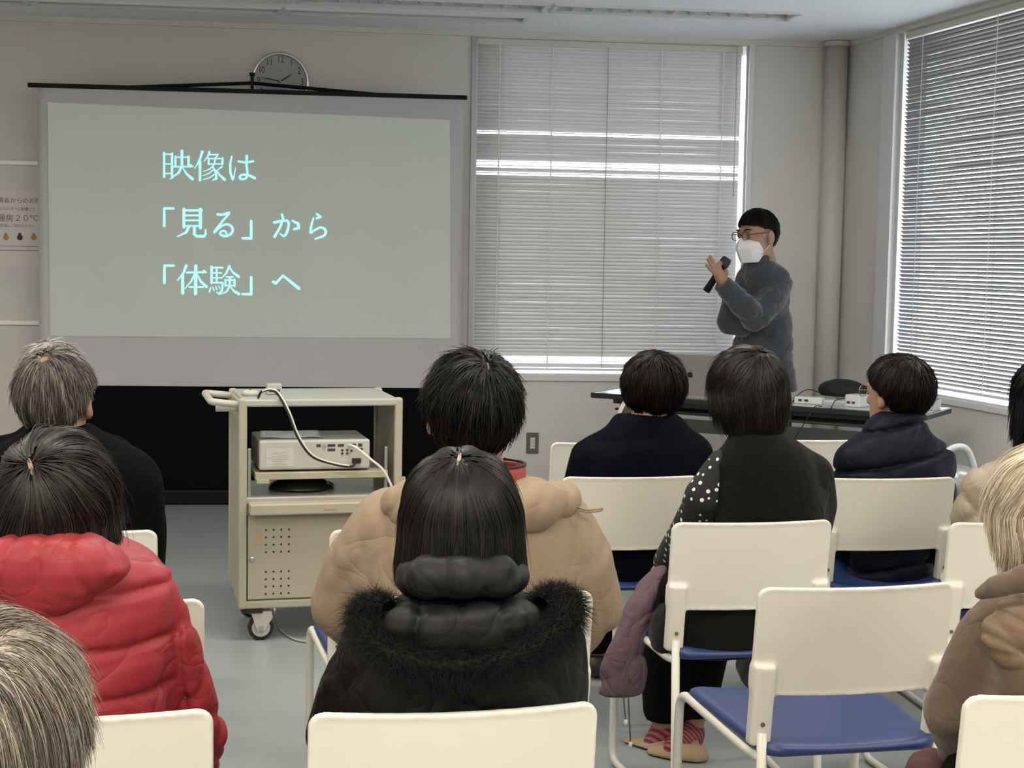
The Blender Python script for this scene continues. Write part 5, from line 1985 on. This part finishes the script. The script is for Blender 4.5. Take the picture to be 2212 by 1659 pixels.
def glasses(root, hc, Rh, hs, m, lens=True, w=.021, tr_=.0014):
    ro = np.array(root.location)
    gl = MB()
    for s in (-1, 1):
        ring = [hc + Rh @ (np.array([s * .0325 + w * math.cos(a), .112 - .004 * abs(math.cos(a)), .007 + w * .86 * math.sin(a)]) * hs) - ro for a in np.linspace(0, 2 * math.pi, 28, endpoint=False)]
        gl.tube(ring, tr_ * hs, 6, closed=True)
        gl.tube([hc + Rh @ (np.array(q) * hs) - ro for q in ((s * (.0325 + w), .108, .012), (s * .076, .085, .014), (s * .0815, .0, .016), (s * .080, -.018, .006))], tr_ * hs, 6)
    gl.tube([hc + Rh @ (np.array(q) * hs) - ro for q in ((-.0325 + w, .111, .010), (0, .116, .013), (.0325 - w, .111, .010))], tr_ * hs, 6)
    return gl.build('glasses', m, root, smooth=True)


glasses(root, hc, Rh, 1.0, M_met)

# --- cream jacket ---------------------------------------------------------------
M_cream = mat('cream_quilted_nylon', (0.306, 0.255, 0.1827), .55, bump=(60, .1, .002), folds=(5, .006))
Y = CHPOS['cream'][1] + .24


def diamond(p):
    a = p[:, 0] * .8 + p[:, 2] * .62 + .012 * wav(p, 5, 12)
    b = -p[:, 0] * .8 + p[:, 2] * .62 + .012 * wav(p, 6, 12)
    c = np.minimum(np.abs(np.sin(math.pi * a / .085)), np.abs(np.sin(math.pi * b / .085)))
    return .014 * (1 - c ** .35) + creases(p, 121, 30, .005)


root, hc, Rh, R, AR, nb = person('person with dark hair in a cream quilted jacket cut off by the right edge', Y, (2278, 768, 0.02, .130, 0, 0, 0),
    [(960, 2215, 2345, .085), (980, 2165, 2395, .10), (1010, 2135, 2420, .12), (1070, 2115, 2440, .145), (1150, 2105, 2450, .15), (1280, 2105, 2450, .15)],
    [[(2122, 1050, 0, .056), (2100, 1120, .03, .060), (2092, 1200, .08, .055), (2160, 1250, .33, .045)], [(2430, 1050, 0, .056), (2455, 1120, .03, .060), (2460, 1200, .08, .055), (2390, 1250, .33, .045)]],
    M_cream, diamond, res=.0075)
hair('hair', root, hc, Rh, 1.0, (hx(172, Y), .112, .105), M_hblack, style='bob', zlim=(-.125, -.125, -.12, -.11, -.09, .03, .05), n=2200, seed=30, r=.0011, L=(.06, .15), tone=(.3, .15), captone=.15, npt=10, lift=.004, jit=.012)

# --- brown coat ------------------------------------------------------------------
M_suede = mat('brown_suede', (0.108, 0.076, 0.0552), .95, spec=.2, sheen=.15, var=(18, .12), bump=(120, .15, .002), folds=(5, .010))
M_satin = mat('brown_satin', (0.16, 0.1096, 0.0656), .5, spec=.3, folds=(6, .007))
Y = CHPOS['brown'][1] + .20
root, hc, Rh, R, AR, nb = person('person with pale blond bobbed hair in a brown suede coat at the lower right', Y, (2274, 958, 0.02, .130, 22, 0, -3),
    [(1258, 2180, 2375, .095), (1280, 2140, 2415, .11), (1305, 2118, 2440, .125), (1350, 2105, 2455, .14), (1450, 2100, 2460, .155), (1560, 2100, 2460, .16), (1700, 2100, 2460, .155)],
    [[(2128, 1350, 0, .040), (2095, 1430, .02, .043), (2056, 1535, .05, .047), (2085, 1640, .14, .046), (2180, 1720, .30, .042)], [(2430, 1350, 0, .045), (2470, 1440, .02, .048), (2500, 1550, .05, .048), (2440, 1700, .28, .045)]],
    M_suede, lambda p: creases(p, 131, 18, .011) + creases(p, 132, 40, .004), res=.0065, armblend=.03, jname='coat', heading=-22)
hair('hair', root, hc, Rh, 1.0, (hx(262, Y), .114, .106), M_hblond, crown=(.05, -.40, .91), style='bob', zlim=(-.13, -.13, -.115, -.09, -.06, .03, .05), n=4200, seed=31, r=.0008, L=(.08, .22), lift=.003, jit=.012, tone=(.5, .2), captone=.42, flare=.3, curl=10, npt=12, fly=.04, flyl=.012, wave=.05)


def f_bhood(p):
    c = PQ(2306, 1370, -.10)
    d = el(p, c, (.137, .045, .082))
    c2 = np.abs(np.sin((p[:, 2] * 1.0 + (p[:, 0] - c[0]) * .55) * 66 + 1.5 * wav(p, 4, 18)))
    return d + .007 * (1 - c2) ** 3 + creases(p, 133, 30, .012)


c = PQ(2306, 1370, -.10)
blob('hood', root, f_bhood, c - np.array([.2, .1, .13]), c + np.array([.2, .1, .13]), .005, M_satin)


def f_bcol(p):
    pts = [(*PQ(x, y, dy), r_) for x, y, dy, r_ in ((2118, 1282, -.07, .010), (2150, 1268, -.10, .017), (2210, 1250, -.125, .022), (2290, 1252, -.13, .022), (2370, 1262, -.10, .018))]
    return chain(p, pts) + creases(p, 135, 40, .004)


c = PQ(2240, 1262, -.1)
blob('collar', root, f_bcol, c - np.array([.16, .1, .07]), c + np.array([.16, .12, .07]), .005, M_suede)
mz = P(2012, 1655, Y + .12)
bg_ = blob('maroon_bag', None, lambda p: el(p, (0, 0, 0), (.05, .06, .05)) + creases(p, 137, 40, .01), np.array([-.08, -.09, -.08]), np.array([.08, .09, .08]), .006, M_maroon, world=False)
bg_.location = tuple(mz - np.array([0, 0, .02]))
tag(bg_, 'dark maroon bag on the lap of the person in the brown coat', 'bag')

# --- loose things among the seats ---------------------------------------------
M_purple = mat('mauve_cotton', (0.0945, 0.054, 0.0738), .85, bump=(60, .1, .002), folds=(7, .014))
Y = 3.98
RR = []
for py, xl_, xr_, hd, dy in ((1222, 1420, 1448, .03, .10), (1240, 1398, 1444, .036, .09), (1262, 1368, 1436, .038, .06), (1300, 1342, 1418, .036, .02), (1350, 1330, 1404, .034, 0), (1400, 1312, 1398, .032, -.02), (1450, 1296, 1396, .032, -.03), (1486, 1292, 1390, .032, -.03), (1502, 1290, 1384, .03, -.03)):
    a, b = P(xl_, py, Y + dy), P(xr_, py, Y + dy)
    RR.append(((a[2] + b[2]) / 2, (a[0] + b[0]) / 2, (b[0] - a[0]) / 2, Y + dy, hd))
RR.sort()
c0_ = np.array([RR[0][1], Y, RR[0][0]])
V, F = nets(lambda p: loft(p, RR) + creases(p, 141, 34, .017, aniso=(1, 1, .35)) + .005 * wav(p, 7, 40), c0_ - np.array([.16, .12, .03]), np.array([RR[-1][1] + .12, Y + .22, RR[-1][0] + .03]), .006)
pc_o = part('mauve_coat', V - c0_, F, M_purple)
pc_o.location = tuple(c0_)
tag(pc_o, 'mauve hooded coat hanging down from the lap of the charcoal vest woman', 'coat')
for x0, y1_ in ((1352, 1560), (1362, 1608)):
    cs = spline([P(x, y, Y - .08) - c0_ for x, y in ((1356, 1428), (x0 - 6, 1470), (x0 - 4, 1520), (x0, y1_))], 6)
    dcd = MB().tube(cs, .0022, 6).build('drawcord', M_purple, pc_o, smooth=True)
    MB().lathe([(.002, -.008), (.005, -.005), (.005, .005), (.002, .008)], 10, o=cs[-1]).build('cord_end', M_wbox, dcd, smooth=True)
q = PZ(1668, 1508, 0)
V, F = nets(lambda p: el(p, (0, 0, .10), (.14, .10, .12)) + creases(p, 151, 26, .02) + .004 * wav(p, 5, 120), (-.18, -.14, .001), (.18, .14, .26), .007)
bo = part('fluffy_bag', V, F, mat('black_plush', (.010, .010, .011), .9, sheen=.3, bump=(200, .6, .004)))
bo.location = (q[0] + .03, q[1] + .06, 0)
tag(bo, 'black fluffy bag on the floor under the empty chair right of centre', 'bag')
# silver-grey bag beside the puffer coat
q = P(2066, 1000, 5.25)
sb_ = thing('silver_bag', 'silver-grey bag with a rounded top standing just right of the navy puffer coat', 'bag', loc=(q[0], q[1], 0), rotz=.1)
V, F = nets(lambda p: smin(rb(p, (0, 0, .36), (.085, .10, .36), .07), rb(p, (0, -.10, .25), (.065, .03, .14), .03), .02) + creases(p, 161, 24, .010), (-.13, -.17, .001), (.13, .13, .76), .008)
part('body', V, F, mat('silver_grey_vinyl', (.20, .21, .22), .35, metal=.2), sb_)
MB().tube(spline([(-.05, 0, .68), (-.03, 0, .765), (.03, 0, .775), (.065, 0, .70), (.075, 0, .60)], 8), .013, 8).build('handle', mat('pale_strap', (.42, .47, .50), .4), sb_, smooth=True)
MB().box((.02, -.105, .50), (.09, .012, .02)).build('zip', M_dark, sb_)

# ------------------------------------------------------------------ the speaker
M_fleece = mat('slate_fleece', (0.0425, 0.05015, 0.06035), .95, spec=.2, sheen=.35, bump=(90, .3, .004), var=(9, .22), folds=(2.4, .020))
M_maskc = mat('white_mask_cloth', (.68, .68, .69), .8)
M_frameb = mat('black_glasses', (.008, .008, .008), .3)
Y = 8.15
HS = 1.14
root = None
rows = [(546, 1622, 1664, .085), (560, 1612, 1674, .095), (576, 1604, 1690, .12), (596, 1597, 1700, .15), (640, 1594, 1706, .165), (690, 1590, 1710, .17), (740, 1584, 1714, .175), (790, 1580, 1717, .18), (842, 1576, 1720, .185)]
R = []
for q in rows:
    a, b = P(q[1], q[0], Y), P(q[2], q[0], Y)
    R.append(((a[2] + b[2]) / 2, (a[0] + b[0]) / 2, (b[0] - a[0]) / 2, Y, q[3]))
R.sort()
hc = P(1637, 452, Y - .02) - np.array([0, 0, .125 * HS])
Rh = rot(math.radians(128), math.radians(-4), math.radians(2))
xc = R[0][1]
root = thing('person', 'standing person in a slate fleece with white face mask, glasses and a microphone', 'person', loc=(xc, Y, 0))
ro = np.array(root.location)


def sp(px, py, dy, r_):
    return (*P(px, py, Y + dy), r_)


near = [sp(1684, 606, -.04, .078), sp(1664, 650, -.14, .076), sp(1634, 688, -.24, .070), sp(1598, 652, -.30, .062), sp(1562, 616, -.34, .050)]
far_ = [sp(1612, 606, .04, .070), sp(1588, 650, -.03, .066), sp(1570, 697, -.12, .058), sp(1600, 704, -.15, .052), sp(1616, 700, -.10, .042)]
W = np.array(sp(1558, 604, -.345, 0)[:3])


def hp_(px, py, dy, r_):
    return (*P(px, py, Y + dy), r_)


D0 = -.35
fing = [
    [hp_(1556, 596, D0, .017), hp_(1549, 579, D0, .0125), hp_(1540, 566, D0 - .004, .0100), hp_(1534.5, 554, D0 + .004, .0080)],
    [hp_(1553, 597, D0, .017), hp_(1545, 583, D0, .0120), hp_(1536, 571, D0 - .004, .0096), hp_(1529, 560, D0 + .004, .0078)],
    [hp_(1551, 600, D0, .015), hp_(1542, 588, D0, .0110), hp_(1533, 580, D0 - .002, .0088), hp_(1526, 573, D0 + .004, .0072)],
    [hp_(1559, 595, D0, .017), hp_(1553, 578, D0 - .006, .0125), hp_(1554, 568, D0 + .000, .0110), hp_(1560, 569, D0 + .028, .0095), hp_(1563, 577, D0 + .035, .0085)],
    [hp_(1563, 601, D0 + .005, .018), hp_(1568, 590, D0 + .02, .0135), hp_(1566, 580, D0 + .045, .0110), hp_(1560, 572, D0 + .055, .0090)],
]
palm = [[hp_(1560, 606, D0 + .006, .025), hp_(1556, 594, D0 + .003, .026), hp_(1549, 584, D0 + .002, .017)], [hp_(1560, 604, D0 + .006, .025), hp_(1552, 592, D0 + .002, .022), hp_(1545, 588, D0 + .002, .013)]]
fwrist = np.array(far_[-1][:3])
farhand = hand_chain(fwrist, np.array([.6, .55, -.1]), 1, sc=.9)
hd_ = np.array([-.78, -.62, 0])
legx = np.array([.62, -.78, 0]) * .06
LG, FT = [], []
for s in (-1, 1):
    b = np.array([xc, Y, 0]) + legx * s
    LG.append([(*(b + [0, 0, .84]), .085), (*(b + hd_ * .02 + [0, 0, .46]), .060), (*(b + [0, 0, .09]), .044)])
    FT.append([(*(b - hd_ * .05 + [0, 0, .045]), .038), (*(b + hd_ * .16 + [0, 0, .036]), .032)])
nb = np.array([R[-1][1] + .005, Y - .01, R[-1][0] - .05])


def f_sbody(p):
    d = loft(p, [(z, x, w * .6, y, dd * .6) for z, x, w, y, dd in R if z < R[-1][0] - .02])

    def fh(q):
        e = f_head(((q - hc) / HS) @ Rh) * HS
        return smin(e, rc(q, hc + Rh @ np.array([0, -.018, -.05]) * HS, nb, .056 * HS, .066 * HS), .03)

    d = smin(d, sub(p, np.minimum(hc - .21, nb - .1), np.maximum(hc + .21, nb + .1), fh, .15), .03)
    for a in (near, far_):
        d = smin(d, chain_b(p, [(x, y, z, rr * .5) for x, y, z, rr in a]), .02)
    for a in farhand:
        d = smin(d, chain_b(p, a, .03), .006)
    for a, f in zip(LG, FT):
        d = smin(d, chain_b(p, [(x, y, z, rr * .85) for x, y, z, rr in a]), .03)
        d = smin(d, chain_b(p, [a[-1][:3] + (.034,), *[(x, y, z, rr * .8) for x, y, z, rr in f]]), .01)
    return d


V, F = nets(f_sbody, (xc - .42, Y - .48, .003), (xc + .36, Y + .3, hc[2] + .16), .0065)


def f_shand(p):
    d = None
    for a in palm:
        e = chain(p, a)
        d = e if d is None else smin(d, e, .015)
    for i, a in enumerate(fing):
        d = smin(d, chain(p, a), .004)
    return smin(d, rc(p, W, np.array(near[-2][:3]), .026, .03), .015)


hb_ = np.array([q[:3] for a in fing + palm for q in a])
V2, F2 = nets(f_shand, hb_.min(0) - .05, hb_.max(0) + .07, .0032)
part('body', np.concatenate([V, V2]), [np.concatenate([F[0], F2[0] + len(V)])], M_skin, root, world=True)


def f_sjack(p):
    d = loft(p, R)
    for a in (near, far_):
        e = None
        for q0, q1 in zip(a[:-1], a[1:]):
            h_ = rc(p, q0[:3], q1[:3], q0[3], q1[3])
            e = h_ if e is None else smin(e, h_, .02)
        d = smin(d, e, .03)
    d = d + creases(p, 171, 15, .026) + creases(p, 172, 30, .010) + .006 * wav(p, 173, 12)
    # open end of the sleeve
    ax = W - np.array(near[-2][:3])
    ax /= np.linalg.norm(ax)
    return smax(d, sub(p, W - .12, W + .12, lambda q: (q - W) @ ax + .012, -.1), .006)


V, F = nets(f_sjack, (xc - .46, Y - .48, R[0][0] - .03), (xc + .36, Y + .3, R[-1][0] + .05), .0065)
part('fleece_jacket', V, F, M_fleece, root, world=True)
zq = nb + np.array([-.05, -.085, .02])
hair('hair', root, hc, Rh, HS, (.084, .104, .100), M_hblack, crown=(0, -.30, .95), zlim=(-.075, -.07, -.01, .034, .034, .052, .058), n=3200, seed=41, r=.0012, L=(.012, .03), lift=.003, jit=.003, tone=(.25, .15), captone=.1, fly=.03, flyl=.006)
eb_ = MB()
for s in (-1, 1):
    eb_.tube([hc + Rh @ (np.array(q) * HS) - ro for q in ((s * .014, .0995, .031), (s * .030, .0985, .0365), (s * .048, .086, .032))], [.003, .0036, .002], 6)
eb_.build('eyebrows', M_hblack, root, smooth=True)
for s in (-1, 1):
    MB().lathe([(0.0004, -.004), (.004, -.003), (.0055, 0), (.004, .003), (.0004, .004)], 14, o=hc + Rh @ (np.array([s * .031, .0925, .009]) * HS) - ro).build('iris', M_dark, root, smooth=True)
glasses(root, hc, Rh, HS, M_frameb, w=.022, tr_=.0019)


def f_mask(p):
    q = ((p - hc) / HS) @ Rh
    x, y, z = np.abs(q[:, 0]), q[:, 1], q[:, 2]
    mid = np.clip(1 - np.abs(z + .05) / .075, 0, 1)
    front = .104 + .032 * mid - .78 * x - .9 * np.maximum(0, x - .045)
    d = smax(y - front, .0 - (y - .02), .006)
    d = smax(d, x - (.060 - .25 * np.maximum(0, -.07 - z)), .008)
    d = smax(d, np.maximum(z - (-.012 + .012 * (1 - x / .03)), -.118 - z), .008)
    return d * .75 * HS


V, F = nets(f_mask, hc - .2, hc + .2, .004)
mk = part('face_mask', V, F, M_maskc, root, world=True)
st = MB()
for s in (-1, 1):
    st.tube([hc + Rh @ (np.array(q) * HS) - ro for q in ((s * .058, .045, -.018), (s * .074, .015, .012), (s * .082, -.012, .02), (s * .081, -.022, -.01), (s * .072, .0, -.045), (s * .056, .04, -.085))], .0016, 6)
st.build('ear_loop', M_maskc, mk, smooth=True)
V, F = nets(lambda p: chain(p, [(*(np.array([xc + .02, Y - .01, .90])), .15), (*(np.array([xc + .02, Y - .01, .80])), .145)]) * 1.0, (xc - .2, Y - .2, .7), (xc + .25, Y + .2, 1.1), .012)


def f_str(p):
    d = el(p, (xc - .01, Y, .84), (.13, .12, .12))
    for a in LG:
        d = smin(d, chain_b(p, [(x, y, z, rr + .012) for x, y, z, rr in a]), .03)
    return np.maximum(d, .06 - p[:, 2]) + creases(p, 181, 12, .01)


V, F = nets(f_str, (xc - .28, Y - .28, .0), (xc + .28, Y + .28, 1.02), .010)
part('trousers', V, F, M_trous, root, world=True)
for a in FT:
    A_ = np.array(a)
    V, F = nets(lambda p, a=a: smax(chain(p, [(x, y, z, rr + .007) for x, y, z, rr in a]), .004 - p[:, 2], .006), A_[:, :3].min(0) - .06, A_[:, :3].max(0) + .06, .008)
    part('shoe', V, F, M_shoe, root, world=True)
# microphone in the hand
m0, m1, m2, m3 = (P(x, y, Y + dy) for x, y, dy in ((1525, 630, -.30), (1559, 577, -.312), (1563, 571, -.313), (1572, 557, -.316)))
mo = thing('microphone', 'black handheld microphone held by the standing person in the slate fleece', 'microphone', loc=tuple(m0))
MB().tube([m0 - m0, (m1 - m0) * .06, (m1 - m0) * .5, m1 - m0], [.0175, .019, .0165, .0215], 16).build('handle', M_rod, mo, smooth=True)
MB().tube([m1 - m0, (m2 - m0), (m2 * .5 + m3 * .5 - m0), (m3 - m0) * .995, m3 - m0], [.0215, .027, .0275, .022, .010], 16).build('grille', mat('mic_mesh', (.018, .018, .02), .6, bump=(900, .6, .001)), mo, smooth=True)
